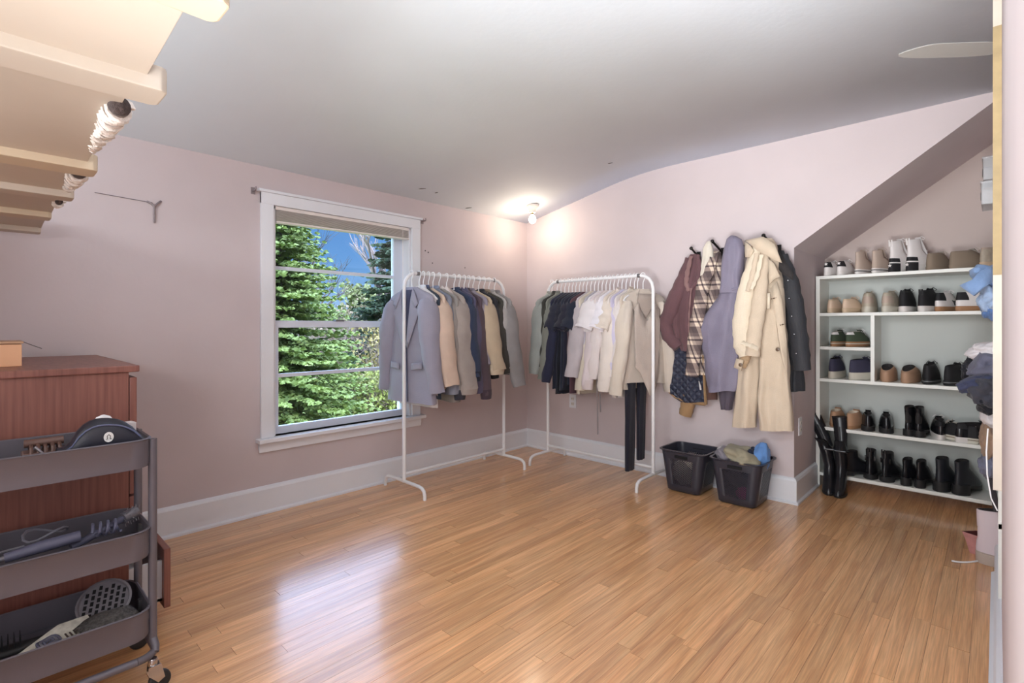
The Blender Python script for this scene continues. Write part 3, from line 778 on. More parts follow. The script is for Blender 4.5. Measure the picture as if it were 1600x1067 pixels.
def flap(poly, Y, m, name, parent, thick=.006, curve=.0):
    """sheet of cloth with an outline read on plane Y; vertices may carry their own Y"""
    bm = bmesh.new(); vs = []
    for p in poly:
        vs.append(bm.verts.new(at_y(p[0], p[1], p[2] if len(p) > 2 else Y)))
    bm.faces.new(vs); bmesh.ops.triangulate(bm, faces=bm.faces)
    bmesh.ops.subdivide_edges(bm, edges=bm.edges[:], cuts=1, use_grid_fill=True)
    me = bpy.data.meshes.new(name); bm.to_mesh(me); bm.free()
    for p in me.polygons: p.use_smooth = True
    me.materials.append(m)
    o = bpy.data.objects.new(name, me); COL.objects.link(o); o.parent = parent
    md = o.modifiers.new('s', 'SOLIDIFY'); md.thickness = thick; md.offset = 0
    return o
M_hook = mat('blackened_iron', (40, 36, 36), .4, .6)
def coat_hook(px0, py0, px1, py1, label):
    a = at_y(px0, py0, YB); tip = at_y(px1, py1, YB - .12)
    t = thing('coat_hook', label, 'hook', a, 0, 'wall hooks')
    d = tip - a
    MB().box(-.016, .016, -.006, 0, -.045, .04).obj('plate', M_hook, t, False, .003)
    MB().tube([(0, -.004, 0), d * .5, d], .0075, 10).obj('arm', M_hook, t)
    MB().ball(d, .013).obj('knob', M_hook, t)
    return t
coat_hook(1217, 392, 1193, 368, 'dark iron wall hook sticking up over the trench coat')
coat_hook(1130, 396, 1113, 377, 'dark iron wall hook above the plaid overshirt')
coat_hook(1092, 402, 1080, 388, 'dark iron wall hook behind the brown fleece jacket')
coat_hook(1162, 392, 1146, 374, 'dark iron wall hook hidden by the violet-grey hood')

# quilted barn jacket (inside out: navy quilting, tan edge)
def quilt():
    m = bpy.data.materials.new('navy_quilting'); m.use_nodes = True
    t = m.node_tree; b = t.nodes['Principled BSDF']; b.inputs['Base Color'].default_value = (*lin((54, 58, 76)), 1); b.inputs['Roughness'].default_value = .5
    ge = N(t, 'ShaderNodeNewGeometry'); sp = N(t, 'ShaderNodeSeparateXYZ'); t.links.new(ge.outputs['Position'], sp.inputs[0])
    hs = []
    for sgn in (1, -1):
        ad = N(t, 'ShaderNodeMath', operation='MULTIPLY_ADD'); ad.inputs[1].default_value = sgn; t.links.new(sp.outputs['X'], ad.inputs[0]); t.links.new(sp.outputs['Z'], ad.inputs[2])
        sc = N(t, 'ShaderNodeMath', operation='MULTIPLY'); sc.inputs[1].default_value = 60; t.links.new(ad.outputs[0], sc.inputs[0])
        sn = N(t, 'ShaderNodeMath', operation='SINE'); t.links.new(sc.outputs[0], sn.inputs[0])
        ab = N(t, 'ShaderNodeMath', operation='ABSOLUTE'); t.links.new(sn.outputs[0], ab.inputs[0]); hs.append(ab)
    mn = N(t, 'ShaderNodeMath', operation='MINIMUM'); t.links.new(hs[0].outputs[0], mn.inputs[0]); t.links.new(hs[1].outputs[0], mn.inputs[1])
    bp = N(t, 'ShaderNodeBump'); bp.inputs['Strength'].default_value = .8; bp.inputs['Distance'].default_value = .012
    t.links.new(mn.outputs[0], bp.inputs['Height']); t.links.new(bp.outputs[0], b.inputs['Normal'])
    return m
CG = 'coats on the wall hooks'
M_q = quilt(); M_tan = C_('tan_canvas', (166, 132, 96), .1)
qj = thing('quilted_jacket', 'tan work jacket hung inside out, navy quilted lining showing, below the brown fleece', 'jacket', at_y(1080, 460, 3.55), 0, CG)
def rel(o, root):
    o.location = -Vector(root.location); return o
rel(coat_loft([(440, 1066, 1100, .02), (480, 1056, 1102, .035), (535, 1046, 1106), (580, 1041, 1104), (602, 1041, 1104), (615, 1048, 1104), (628, 1066, 1104)], 3.54, .04, .008, 5, 3).obj('body', M_q, qj), qj)
eg = MB(); pts = [at_y(p[0], p[1], 3.525) for p in ((1040, 600), (1046, 611), (1056, 620), (1070, 626), (1084, 629), (1102, 631))]
rel(eg.tube(pts, .014, 8, (1.1, 1), (0, -1, 0)).obj('hem_band', M_tan, qj), qj)
rel(MB().tube([at_y(1103, 632, 3.5), at_y(1101, 600, 3.49), at_y(1099, 555, 3.49)], .018, 8, (.5, 1)).obj('front_edge', M_tan, qj), qj)
rel(sl_px([(1076, 600), (1074, 630), (1070, 648)], [.05, .052, .048], 3.545).obj('sleeve', M_tan, qj), qj)
rel(MB().tube([at_y(1092, 595, 3.485), at_y(1094, 603, 3.483), at_y(1095, 609, 3.483)], [.004, .012, .012], 8, (.5, 1)).obj('white_tag', Wh(), qj), qj)

# brown fleece jacket
M_bf = C_('plum_fleece', (104, 76, 80), .1); M_bfl = C_('plum_fleece_light', (138, 108, 106), .08)
fj = thing('fleece_jacket', 'plum-brown fleece jacket on a hook at the left of the coats', 'jacket', at_y(1084, 400, 3.48), 0, CG)
rel(coat_loft([(398, 1079, 1092, .02), (408, 1072, 1096, .035), (430, 1066, 1097, .045), (470, 1056, 1097), (510, 1052, 1096), (535, 1058, 1092), (548, 1066, 1084)], 3.49, .05, .012, 6, 9).obj('body', M_bf, fj), fj)
rel(sl_px([(1077, 404), (1066, 440), (1052, 475), (1040, 505), (1044, 525), (1060, 543)], [.03, .05, .06, .055, .05, .045], [3.47, 3.46, 3.455, 3.45, 3.46, 3.47]).obj('sleeve', M_bf, fj), fj)
rel(sl_px([(1090, 398), (1093, 420), (1090, 440), (1079, 452)], [.012, .015, .014, .009], 3.43, 8).obj('collar', M_bf, fj), fj)
rel(sl_px([(1080, 400), (1074, 425), (1072, 442), (1076, 455)], [.012, .016, .016, .01], 3.43, 8).obj('lapel', M_bfl, fj), fj)
rel(sl_px([(1080, 450), (1077, 490), (1076, 520)], [.006, .006, .005], 3.425, 8).obj('zip_edge', M_bfl, fj), fj)

# plaid overshirt
def plaid():
    m = bpy.data.materials.new('brown_plaid'); m.use_nodes = True
    t = m.node_tree; b = t.nodes['Principled BSDF']; b.inputs['Roughness'].default_value = .9
    ge = N(t, 'ShaderNodeNewGeometry'); sp = N(t, 'ShaderNodeSeparateXYZ'); t.links.new(ge.outputs['Position'], sp.inputs[0])
    def stripes(sock, freq, phase, ramp_):
        a = N(t, 'ShaderNodeMath', operation='MULTIPLY_ADD'); a.inputs[1].default_value = freq; a.inputs[2].default_value = phase; t.links.new(sock, a.inputs[0])
        f = N(t, 'ShaderNodeMath', operation='FRACT'); t.links.new(a.outputs[0], f.inputs[0])
        r = N(t, 'ShaderNodeValToRGB'); r.color_ramp.interpolation = 'CONSTANT'
        els = r.color_ramp.elements
        while len(els) < len(ramp_): els.new(.5)
        for e_, (p, v) in zip(els, ramp_): e_.position = p; e_.color = (v, v, v, 1)
        t.links.new(f.outputs[0], r.inputs[0]); return r
    sc = [(0, .25), (.34, .85), (.56, .1), (.66, .85), (.8, .4)]
    add = N(t, 'ShaderNodeMath', operation='MULTIPLY_ADD'); add.inputs[1].default_value = .35; t.links.new(sp.outputs['Z'], add.inputs[0]); t.links.new(sp.outputs['X'], add.inputs[2])
    rx = stripes(add.outputs[0], 9, .2, sc); rz_ = stripes(sp.outputs['Z'], 8, .3, sc)
    mx_ = N(t, 'ShaderNodeMixRGB'); mx_.inputs[0].default_value = .5; t.links.new(rx.outputs[0], mx_.inputs[1]); t.links.new(rz_.outputs[0], mx_.inputs[2])
    fr = N(t, 'ShaderNodeValToRGB'); fr.color_ramp.elements[0].position = .15; fr.color_ramp.elements[0].color = (*lin((62, 52, 56)), 1)
    fr.color_ramp.elements[1].position = .85; fr.color_ramp.elements[1].color = (*lin((222, 204, 184)), 1)
    e_ = fr.color_ramp.elements.new(.5); e_.color = (*lin((134, 116, 112)), 1)
    t.links.new(mx_.outputs[0], fr.inputs[0]); t.links.new(fr.outputs[0], b.inputs['Base Color'])
    return m
M_pl = plaid()
ps = thing('plaid_overshirt', 'brown and cream plaid overshirt hanging between brown fleece and violet-grey raincoat', 'shirt', at_y(1115, 395, 3.47), 0, CG)
rel(coat_loft([(392, 1112, 1126, .02), (405, 1104, 1130, .035), (430, 1098, 1134), (470, 1094, 1136), (530, 1092, 1136), (585, 1092, 1136)], 3.5, .042, .012, 5, 4).obj('body', M_pl, ps), ps)
rel(sl_px([(1112, 402), (1100, 440), (1092, 490), (1085, 540), (1081, 588)], [.03, .045, .048, .05, .046], [3.45, 3.44, 3.43, 3.425, 3.425]).obj('sleeve', M_pl, ps), ps)
rel(flap([(1113, 405, 3.44), (1124, 391, 3.44), (1115, 428, 3.42), (1106, 444, 3.42), (1096, 437, 3.42), (1104, 420, 3.43)], 3.42, M_pl, 'collar', ps), ps)
rel(coat_loft([(578, 1098, 1122), (600, 1098, 1122), (624, 1100, 1122)], 3.53, .02, .004, 4, 8).obj('shirt_tail', C_('brown_lining', (96, 72, 66)), ps), ps)
# cream hood hanging from the same hook
ch = thing('cream_hooded_top', 'cream hooded top whose folded hood shows above the plaid overshirt', 'top', at_y(1105, 385, 3.5), 0, CG)
M_ch = C_('cream_hood', (218, 210, 196))
rel(coat_loft([(377, 1107, 1113, .012), (388, 1101, 1115, .03), (405, 1098, 1115, .035), (425, 1096, 1110, .03), (440, 1095, 1104, .02)], 3.455, .03, .006, 4, 5).obj('hood', M_ch, ch), ch)
rel(coat_loft([(428, 1096, 1106, .02), (500, 1094, 1110, .02), (560, 1094, 1110, .018)], 3.55, .02, .004, 4, 6).obj('body', M_ch, ch), ch)

# violet-grey raincoat with hood
M_vr = C_('violet_raincoat', (130, 124, 142), .05, .5, .05); M_vd = C_('violet_dark', (84, 76, 88), .05, .6)
rc = thing('hooded_raincoat', 'violet-grey hooded raincoat with its hood up over the hook', 'coat', at_y(1145, 372, 3.45), 0, CG)
rel(coat_loft([(370, 1142, 1152, .02), (375, 1136, 1158, .04), (390, 1132, 1163, .06), (420, 1131, 1163, .065), (448, 1130, 1160, .06), (458, 1128, 1160, .055)], 3.44, .06, .008, 5, 2, wr=.02).obj('hood', M_vr, rc), rc)
rel(coat_loft([(452, 1128, 1160, .045), (475, 1115, 1162, .055), (500, 1100, 1162, .06), (515, 1093, 1161, .06), (530, 1093, 1160), (560, 1097, 1158), (600, 1103, 1153), (612, 1106, 1151)], 3.45, .055, .008, 4, 12, wr=.022).obj('body', M_vr, rc), rc)
rel(coat_loft([(606, 1123, 1148), (625, 1125, 1146), (640, 1128, 1145)], 3.47, .035, .006, 5, 13).obj('sleeve', M_vd, rc), rc)
rel(sl_px([(1131, 446), (1145, 452), (1160, 448)], [.006, .007, .006], 3.385, 8).obj('neck_seam', M_vr, rc), rc)

# trench coat
M_tr = C_('trench_beige', (208, 190, 168), .06, .7); M_tr2 = C_('trench_pale', (224, 210, 188), .05, .7)
tc_ = thing('trench_coat', 'beige belted trench coat hanging longest on the wall hooks', 'coat', at_y(1195, 372, 3.42), 0, CG)
rel(coat_loft([(372, 1180, 1206, .02), (388, 1170, 1216, .04), (410, 1163, 1220, .06), (450, 1160, 1224, .065), (500, 1159, 1228), (540, 1157, 1229)], 3.45, .055, .012, 4.3, 22, 60, .25, wr=.018).obj('body', M_tr, tc_), tc_)
rel(coat_loft([(470, 1160, 1190, .045), (520, 1158, 1190, .05), (560, 1154, 1189, .05), (620, 1148, 1187, .045), (667, 1146, 1184, .045)], 3.455, .05, .016, 3.2, 5, 44, .3, wr=.016).obj('skirt_panel', M_tr, tc_), tc_)
rel(coat_loft([(450, 1196, 1226, .05), (500, 1191, 1229, .055), (560, 1189, 1232, .055), (620, 1188, 1235, .055), (672, 1187, 1240, .055)], 3.435, .055, .018, 3.6, 14, 48, .3, wr=.016).obj('skirt_panel', M_tr, tc_), tc_)
rel(sl_px([(1184, 388), (1172, 430), (1163, 470), (1158, 510), (1161, 540), (1166, 556)], [.03, .045, .055, .06, .055, .045], [3.40, 3.385, 3.37, 3.36, 3.36, 3.36]).obj('sleeve', M_tr2, tc_), tc_)
rel(sl_px([(1195, 392), (1190, 440), (1184, 490), (1178, 530), (1176, 556)], [.022, .04, .045, .046, .045], [3.39, 3.365, 3.345, 3.34, 3.34]).obj('sleeve', M_tr, tc_), tc_)
rel(sl_px([(1160, 535), (1174, 540), (1185, 545)], [.016, .018, .016], [3.315, 3.295, 3.32], 10, (1, .4)).obj('sleeve_strap', M_tr2, tc_), tc_)
rel(flap([(1151, 560, 3.345), (1162, 563, 3.335), (1158, 579, 3.335), (1147, 574, 3.345)], 3.34, M_tr, 'cuff_tab', tc_, .01), tc_)
rel(sl_px([(1166, 553), (1163, 562), (1158, 573)], [.034, .03, .026], 3.37, 12).obj('inner_cuff', C_('trench_inner', (176, 150, 120)), tc_), tc_)
rel(flap([(1164, 376, 3.40), (1193, 370, 3.36), (1211, 382, 3.35), (1222, 411, 3.345), (1211, 407, 3.34), (1196, 398, 3.34), (1184, 392, 3.345), (1173, 382, 3.37)], 3.36, M_tr, 'collar', tc_, .01), tc_)
rel(flap([(1164, 377, 3.405), (1173, 384, 3.38), (1178, 392, 3.37), (1172, 402, 3.375), (1165, 402, 3.385)], 3.38, M_tr, 'collar', tc_, .01), tc_)
rel(flap([(1201, 404, 3.352), (1210, 412, 3.348), (1219, 432, 3.352), (1210, 436, 3.35), (1202, 445, 3.352)], 3.35, M_tr, 'lapel', tc_, .009), tc_)
rel(flap([(1203, 452, 3.372), (1214, 440, 3.37), (1222, 470, 3.372), (1229, 530, 3.372), (1230, 590, 3.375), (1222, 560, 3.36), (1212, 500, 3.356)], 3.36, M_tr, 'front_edge', tc_, .009), tc_)
rel(sl_px([(1182, 396), (1176, 425), (1168, 455)], [.014, .016, .013], [3.36, 3.34, 3.33], 10, (1, .4)).obj('storm_flap', M_tr, tc_), tc_)
rel(sl_px([(1190, 398), (1183, 430), (1174, 452)], [.012, .014, .011], [3.345, 3.325, 3.315], 10, (1, .4)).obj('storm_flap', M_tr2, tc_), tc_)
rel(flap([(1199, 458, 3.345), (1203, 458, 3.345), (1203, 482, 3.345), (1199, 482, 3.345)], 3.345, M_tr2, 'belt_loop', tc_, .006), tc_)
M_horn = mat('horn_button', (96, 74, 56), .35)
for px, py, yy in ((1215, 546, 3.355), (1157, 570, 3.325)):
    p = at_y(px, py, yy)
    rel(MB().lathe([(.007, -.004), (.012, -.002), (.012, .002), (.008, .003)], p, 12, 'Y').obj('button', M_horn, tc_), tc_)
for px, py in ((1209, 466), (1223, 507)):
    rel(sl_px([(px - 4, py + 1), (px + 4, py - 1)], [.0025, .0025], 3.352, 6).obj('buttonhole', M_horn, tc_), tc_)

# black waxed jacket
M_wx = C_('black_waxed', (52, 52, 56), .08, .55, .05); M_wc = C_('charcoal_cord', (58, 54, 54), .1)
wj = thing('waxed_jacket', 'black snap-front jacket at the right end of the coats, beside the alcove', 'jacket', at_y(1225, 395, 3.52), 0, CG)
rel(coat_loft([(392, 1212, 1226, .02), (410, 1208, 1234, .04), (440, 1206, 1243), (500, 1208, 1248), (560, 1212, 1254), (611, 1214, 1257)], 3.52, .045, .012, 6, 31).obj('body', M_wx, wj), wj)
rel(sl_px([(1222, 400), (1236, 440), (1244, 490), (1250, 540), (1254, 578)], [.03, .045, .05, .05, .05], [3.47, 3.455, 3.45, 3.45, 3.455]).obj('sleeve', M_wx, wj), wj)
rel(flap([(1212, 388, 3.47), (1222, 398, 3.45), (1240, 428, 3.43), (1239, 438, 3.425), (1222, 427, 3.425), (1208, 412, 3.43)], 3.44, M_wc, 'collar', wj, .012), wj)
for px, py in ((1231, 438), (1233, 466), (1237, 494), (1241, 522), (1244, 552)):
    p = at_y(px, py, 3.392)
    rel(MB().lathe([(.002, -.002), (.0038, 0), (.002, .002)], p, 10, 'Y').obj('snap', mat('steel_snap', (200, 200, 205), .25, .9), wj), wj)


# ------------------------------------------------------------------ shoe shelf in the alcove
M_sh = mat('white_melamine', (232, 232, 226), .4, 0, 0, 1, .02, 4)
M_shb = mat('shelf_back_grey', (190, 194, 190), .6)
SY, SB = 4.12, 4.405
su = thing('shoe_shelf', 'white open shoe shelf unit filling the alcove, six boards high', 'shelf', (-.93, SY, 0))
def sp(name, x0, x1, y0, y1, z0, z1, m=M_sh):
    return MB().box(x0 + .93, x1 + .93, y0 - SY, y1 - SY, z0, z1).obj(name, m, su, False, .0015)
SX1 = .16
sp('side_panel', -.932, -.908, SY, SB, 0, 1.487)
sp('side_panel', SX1 - .022, SX1, SY, SB, 0, 1.487)
sp('back_panel', -.91, SX1 - .02, SB - .008, SB, .08, 1.48, M_shb)
SHELF = {'top': 1.487, 'two': 1.226, 'three': .990, 'four': .765, 'five': .425, 'six': .102}
for k, z in SHELF.items():
    sp('shelf', -.908, SX1 - .022 if k != 'three' else -.609, SY + .001, SB - .008, z - .022, z)
sp('divider', -.611, -.589, SY, SB - .008, .765, 1.204)

def shoe_ring(zh, zt, yh, yt, w, n=24, hw=.74, p=2.25):
    ring = []
    for i in range(n):
        a = 2 * math.pi * i / n - math.pi / 2
        c, s_ = sup(a, p)
        tt = .5 + .5 * s_
        sm = tt * tt * (3 - 2 * tt)
        ww = w * (hw + (1 - hw) * min(1, sm * 1.25))
        if tt > .8: ww *= 1 - .12 * (tt - .8) / .2
        ring.append((c * ww, yh + (yt - yh) * tt, zh + (zt - zh) * tt))
    return ring
def part_ring(r, a0, a1, k, dz=0):
    """the arc of a ring between two of its points, pushed outwards a little"""
    n = len(r); cx_ = sum(p[0] for p in r) / n; cy_ = sum(p[1] for p in r) / n
    out = []
    for i in range(a0, a1 + 1):
        p = Vector(r[i % n]); d = Vector((p.x - cx_, p.y - cy_, 0)).normalized()
        out.append(tuple(p + d * k + Vector((0, 0, dz))))
    return out
def lerp_ring(a, b, t):
    return [tuple(p[i] + (q[i] - p[i]) * t for i in range(3)) for p, q in zip(a, b)]
def rg(L, w, *a):
    return shoe_ring(a[0], a[1], a[2] * L, a[3] * L, a[4] * w)
def low_rings(L, w, sh, hc):
    hc *= 1.14
    return [rg(L, w, sh, sh, .01, .985, .97), rg(L, w, sh + .02, sh + .018, .006, .975, 1.0), rg(L, w, sh + (hc - sh) * .62, sh + (hc - sh) * .55, .02, .88, .9),
            rg(L, w, hc - .01, hc - .006, .035, .70, .74), rg(L, w, hc, hc + .006, .045, .60, .62), rg(L, w, hc + .002, hc + .008, .06, .585, .56)]
def high_rings(L, w, sh, hc, top=.45):
    hc *= 1.1
    return [rg(L, w, sh, sh, .01, .985, .97), rg(L, w, sh + .02, sh + .018, .006, .975, 1.0), rg(L, w, sh + .045, sh + .04, .02, .86, .9),
            rg(L, w, sh + .062, sh + .07, .03, .64, .76), rg(L, w, (sh + hc) / 2 + .01, (sh + hc) / 2 + .02, .03, .50, .66), rg(L, w, hc, hc + .012, .02, .42, .6), rg(L, w, hc + .003, hc + .015, .035, .405, .54)]
def shoe(root, L, w, rings, sole_h, um, sm, lm, tab=None, laces=None, heel=None, sole_rings=None, toe=None, stripes=None, star=None, pull=None, foxing=None, deep=.05, tabspan=(.35, 1.0), tongue=None, sw=1.05, welt=None, soletab=None):
    sr = sole_rings or [rg(L, w, 0, .004, .02, .97, .94 * sw), rg(L, w, .006, .008, .0, 1.0, sw), rg(L, w, sole_h, sole_h, -.008, 1.0, sw * .99), rg(L, w, sole_h + .001, sole_h + .001, .02, .97, .9)]
    MB().loft(sr).obj('sole', sm, root)
    up = MB().loft(rings, True, False).obj('upper', um, root)
    if tab is not None or stripes is not None or True:
        pass
    c = rings[-1]
    inner = [c, [(x * .92, y, z - .006) for x, y, z in c], [(x * .85, y, z - deep) for x, y, z in c]]
    MB().loft(inner, False, True).obj('lining', lm, root)
    n = len(c)
    if tab:
        k0, k1 = -4, 4
        lo = lerp_ring(rings[1], rings[-2], tabspan[0]); 
        seq = [part_ring(r, k0, k1, .0016, .001) for r in [lerp_ring(rings[i], rings[i + 1], q) for i in range(1, len(rings) - 2) for q in ((0, .5) if i < len(rings) - 3 else (0, .5, 1))]]
        cut = int(len(seq) * tabspan[0]); end = max(cut + 2, int(round(len(seq) * tabspan[1])))
        seq = seq[cut:end]
        MB().loft(seq, False, False, False).obj('heel_tab', tab, root)
    if soletab:
        MB().loft([part_ring(rg(L, w, z_, z_, -.008, 1.0, sw), -4, 4, .002) for z_ in (.002, sole_h * .5, sole_h, sole_h + .012)], False, False, False).obj('heel_patch', soletab, root)
    if foxing:
        a = rg(L, w, sole_h * .55, sole_h * .55, -.012, 1.004, sw * 1.012); b = rg(L, w, sole_h * .72, sole_h * .72, -.012, 1.004, sw * 1.012)
        MB().loft([a, b], False, False).obj('sole_stripe', foxing, root)
    ri, rj = rings[2], rings[-2]
    ti = n // 2
    a = Vector(rj[ti]); b = Vector(ri[ti])
    if laces:
        for k in range(5):
            q = .08 + .17 * k
            p = a.lerp(b, q) + Vector((0, 0, .004)); ww = w * (.28 + .09 * q)
            MB().tube([(-ww, p.y - .004, p.z - .006), (-ww * .5, p.y, p.z + .002), (ww * .5, p.y, p.z + .002), (ww, p.y - .004, p.z - .006)], .0028, 6).obj('lace', laces, root)
        MB().tube([(0, a.y, a.z + .006), (.015, a.y + .004, a.z + .018), (.03, a.y + .012, a.z + .004), (.02, a.y + .018, a.z - .004), (0, a.y + .008, a.z + .006), (-.015, a.y + .006, a.z + .016), (-.028, a.y + .014, a.z + .0)], .0022, 6).obj('lace_bow', laces, root)
    if laces or tongue:
        MB().loft([[(-w * .38, a.y - .012, a.z + .012), (w * .38, a.y - .012, a.z + .012), (w * .38, a.y - .006, a.z + .012), (-w * .38, a.y - .006, a.z + .012)],
                   [(-w * .36, b.y - .03, b.z + .012), (w * .36, b.y - .03, b.z + .012), (w * .36, b.y - .028, b.z + .004), (-w * .36, b.y - .028, b.z + .004)]]).obj('tongue', tongue or um, root)
    if toe:
        seq = [part_ring(r, n // 2 - 4, n // 2 + 4, .0015, 0) for r in (lerp_ring(rings[0], rings[1], .2), rings[1], lerp_ring(rings[1], rings[2], .7))]
        MB().loft(seq, False, False, False).obj('toe_cap', toe, root)
    if heel:
        hh, hl, hw_ = heel[:3]
        MB().loft([rg(L, w, 0, 0, .012, hl, .96 * hw_), rg(L, w, .004, .004, .004, hl + .005, hw_), rg(L, w, hh, hh, .0, hl + .02, hw_ * .98)]).obj('heel', sm if len(heel) < 4 else heel[3], root)
    if stripes:
        for k in range(3):
            y = L * (.50 + .075 * k)
            for s_ in (-1, 1):
                MB().tube([(s_ * w * 1.0, y + .012, sole_h + .01), (s_ * w * .96, y, sole_h + .03), (s_ * w * .74, y - .012, sole_h + .045)], .004, 6, (1, .5)).obj('side_stripe', stripes, root)
    if star:
        pts = []
        for k in range(10):
            rr = .013 if k % 2 == 0 else .0055
            pts.append((rr * math.sin(math.pi * k / 5), rr * math.cos(math.pi * k / 5) + star[1]))
        MB().prism(pts, star[0], star[0] + .002, 'Y').obj('star', star[2], root, False)
    if pull:
        zt = rings[-2][0][2]; yt = rings[-2][0][1]
        MB().tube([(-.008, yt, zt - .03), (-.008, yt - .005, zt + pull), (.008, yt - .005, zt + pull), (.008, yt, zt - .03)], .003, 6, (1.6, .7)).obj('pull_tab', um, root)

def place(px, z, y=None, dy=.012):
    y = SY + dy if y is None else y
    p = at_y(px, 500, y)
    return Vector((p.x, p.y, z))
def pair(name, cat, build, where, base, group, sides=('left', 'right')):
    """two shoes of a pair, each a thing of its own"""
    out = []; first = None
    for i, (px, z, yaw, dy) in enumerate(where):
        lab = base.replace('#', sides[i])
        if first is None:
            t = thing(name, lab, cat, place(px, z, None, dy), R(yaw), group); build(t); first = t
        else:
            t = dup(first, place(px, z, None, dy), R(yaw), lab, group)
        out.append(t)
    return out
K = lambda n, c, r=.6, **kw: mat('shoe_' + n, c, r, **kw)
s_white = K('white_leather', (232, 226, 224), .5); s_blk = K('black_suede', (30, 29, 32), .75); s_bl2 = K('black_leather', (30, 30, 34), .25); s_rub = K('black_rubber', (36, 36, 38), .55)
s_wr = K('white_rubber', (226, 220, 216), .5); s_lin = K('pale_lining', (190, 178, 166), .9); s_dl = K('dark_lining', (48, 44, 44), .9)
s_bei = K('beige_canvas', (192, 172, 158), .85); s_crm = K('cream_leather', (222, 196, 172), .55); s_crm2 = K('cream_sole', (208, 184, 156), .6); s_taupe = K('taupe_suede', (140, 124, 108), .85)
s_sil = K('silver_beige', (190, 178, 160), .5, var=.12, vscale=40); s_gum = K('gum_rubber', (164, 122, 88), .6); s_grn = K('green_suede', (72, 84, 66), .85); s_navy = K('navy_mesh', (62, 60, 82), .8); s_bone = K('bone_rubber', (206, 200, 186), .6)
s_tan = K('tan_suede', (182, 142, 112), .85); s_tanm = K('mule_tan', (178, 142, 116), .6); s_fur = K('cream_fleece', (232, 218, 200), .95, bump=.6, bscale=160); s_grey = K('grey_sole', (122, 124, 126), .6)
GT = {'top': 'shoes on top of the shelf unit', 'two': 'shoes on the second board', 'three': 'shoes on the small left board', 'four': 'shoes on the middle board', 'five': 'shoes on the fifth board', 'six': 'boots on the bottom board'}
Z = SHELF

pair('sneaker', 'shoe', lambda t: shoe(t, .25, .042, low_rings(.25, .042, .03, .085), .03, s_white, s_wr, s_dl, tab=s_blk, laces=s_white, tabspan=(.28, 1.0), star=(.001, .083, s_white)),
     [(1290.5, Z['top'], -4, .015), (1310.5, Z['top'], -8, .015)], 'white low sneaker with black heel tab, # one of the pair at the top left', GT['top'])
pair('high_top', 'shoe', lambda t: shoe(t, .25, .04, high_rings(.25, .04, .034, .135), .034, s_bei, s_wr, s_bei, laces=s_bei, foxing=s_dl, tabspan=(.5, 1)),
     [(1338, Z['top'], -12, .012), (1364, Z['top'], -16, .012)], 'beige canvas high-top with a thick white sole, # one of its pair on the top', GT['top'])
pair('high_top', 'shoe', lambda t: shoe(t, .255, .043, high_rings(.255, .043, .045, .18), .045, s_white, s_wr, s_white, tab=s_blk, laces=s_white, tabspan=(0.0, .3), star=(-.006, .042, s_white), pull=.012, soletab=s_blk),
     [(1391, Z['top'], -22, .01), (1418, Z['top'], -26, .01)], 'white platform high-top with a black starred heel, # one of its pair', GT['top'])
pair('sneaker', 'shoe', lambda t: shoe(t, .255, .047, low_rings(.255, .047, .022, .092), .022, s_taupe, s_taupe, s_dl, laces=s_lin, tongue=s_lin),
     [(1450, Z['top'], -20, .012), (1484, Z['top'], -42, .012)], 'taupe suede sneaker with pale laces, # one of its pair on the top', GT['top'])
pair('sneaker', 'shoe', lambda t: shoe(t, .255, .044, low_rings(.255, .044, .03, .1), .03, s_sil, s_crm2, s_dl, laces=s_lin, tab=s_bei, tabspan=(.6, 1)),
     [(1533, Z['top'], -30, .012)], 'lone beige sneaker at the right end of the shelf top beside the edge board', GT['top'])

pair('sneaker', 'shoe', lambda t: shoe(t, .25, .041, low_rings(.25, .041, .032, .082), .032, s_crm, s_crm2, s_lin, laces=s_crm, tab=s_crm2, tabspan=(.7, 1)),
     [(1296, Z['two'], -3, .014), (1318, Z['two'], -14, .014)], 'cream low sneaker, # one of the pair at left of the second board', GT['two'])
pair('running_shoe', 'shoe', lambda t: shoe(t, .26, .047, low_rings(.26, .047, .04, .112), .04, s_sil, s_bone, s_dl, tab=s_bei, laces=s_lin, tabspan=(.1, .5)),
     [(1355, Z['two'], 4, .014), (1382, Z['two'], -8, .014)], 'chunky silver-beige running shoe, # one of its pair', GT['two'])
pair('running_shoe', 'shoe', lambda t: shoe(t, .26, .046, low_rings(.26, .046, .036, .118), .036, s_blk, s_wr, s_dl, laces=s_blk, tab=s_rub, tabspan=(.6, 1), pull=.006),
     [(1410, Z['two'], -4, .012), (1438, Z['two'], -14, .012)], 'black running shoe on a white sole, # one of its pair', GT['two'])
pair('sneaker', 'shoe', lambda t: shoe(t, .255, .043, low_rings(.255, .043, .03, .1), .03, s_white, s_gum, s_dl, laces=s_white, tab=s_blk, tabspan=(.28, 1), stripes=s_blk),
     [(1464, Z['two'], -16, .012), (1494, Z['two'], -44, .014)], 'white sneaker with gum sole and three black stripes, # one of its pair', GT['two'])
pair('sneaker', 'shoe', lambda t: shoe(t, .25, .043, low_rings(.25, .043, .036, .088), .036, s_grn, s_gum, s_lin, laces=s_white, tab=s_white, tabspan=(.5, 1), foxing=s_bone),
     [(1301, Z['three'], -6, .016), (1323, Z['three'], -20, .016)], 'green and white sneaker with gum sole, # one on the small left board', GT['three'])
pair('running_shoe', 'shoe', lambda t: shoe(t, .26, .046, low_rings(.26, .046, .05, .118), .05, s_navy, s_bone, s_dl, laces=s_navy, sw=1.1),
     [(1299, Z['four'], -2, .016), (1328, Z['four'], -26, .016)], 'navy running shoe with a chunky bone-white sole, # one of its pair', GT['four'])
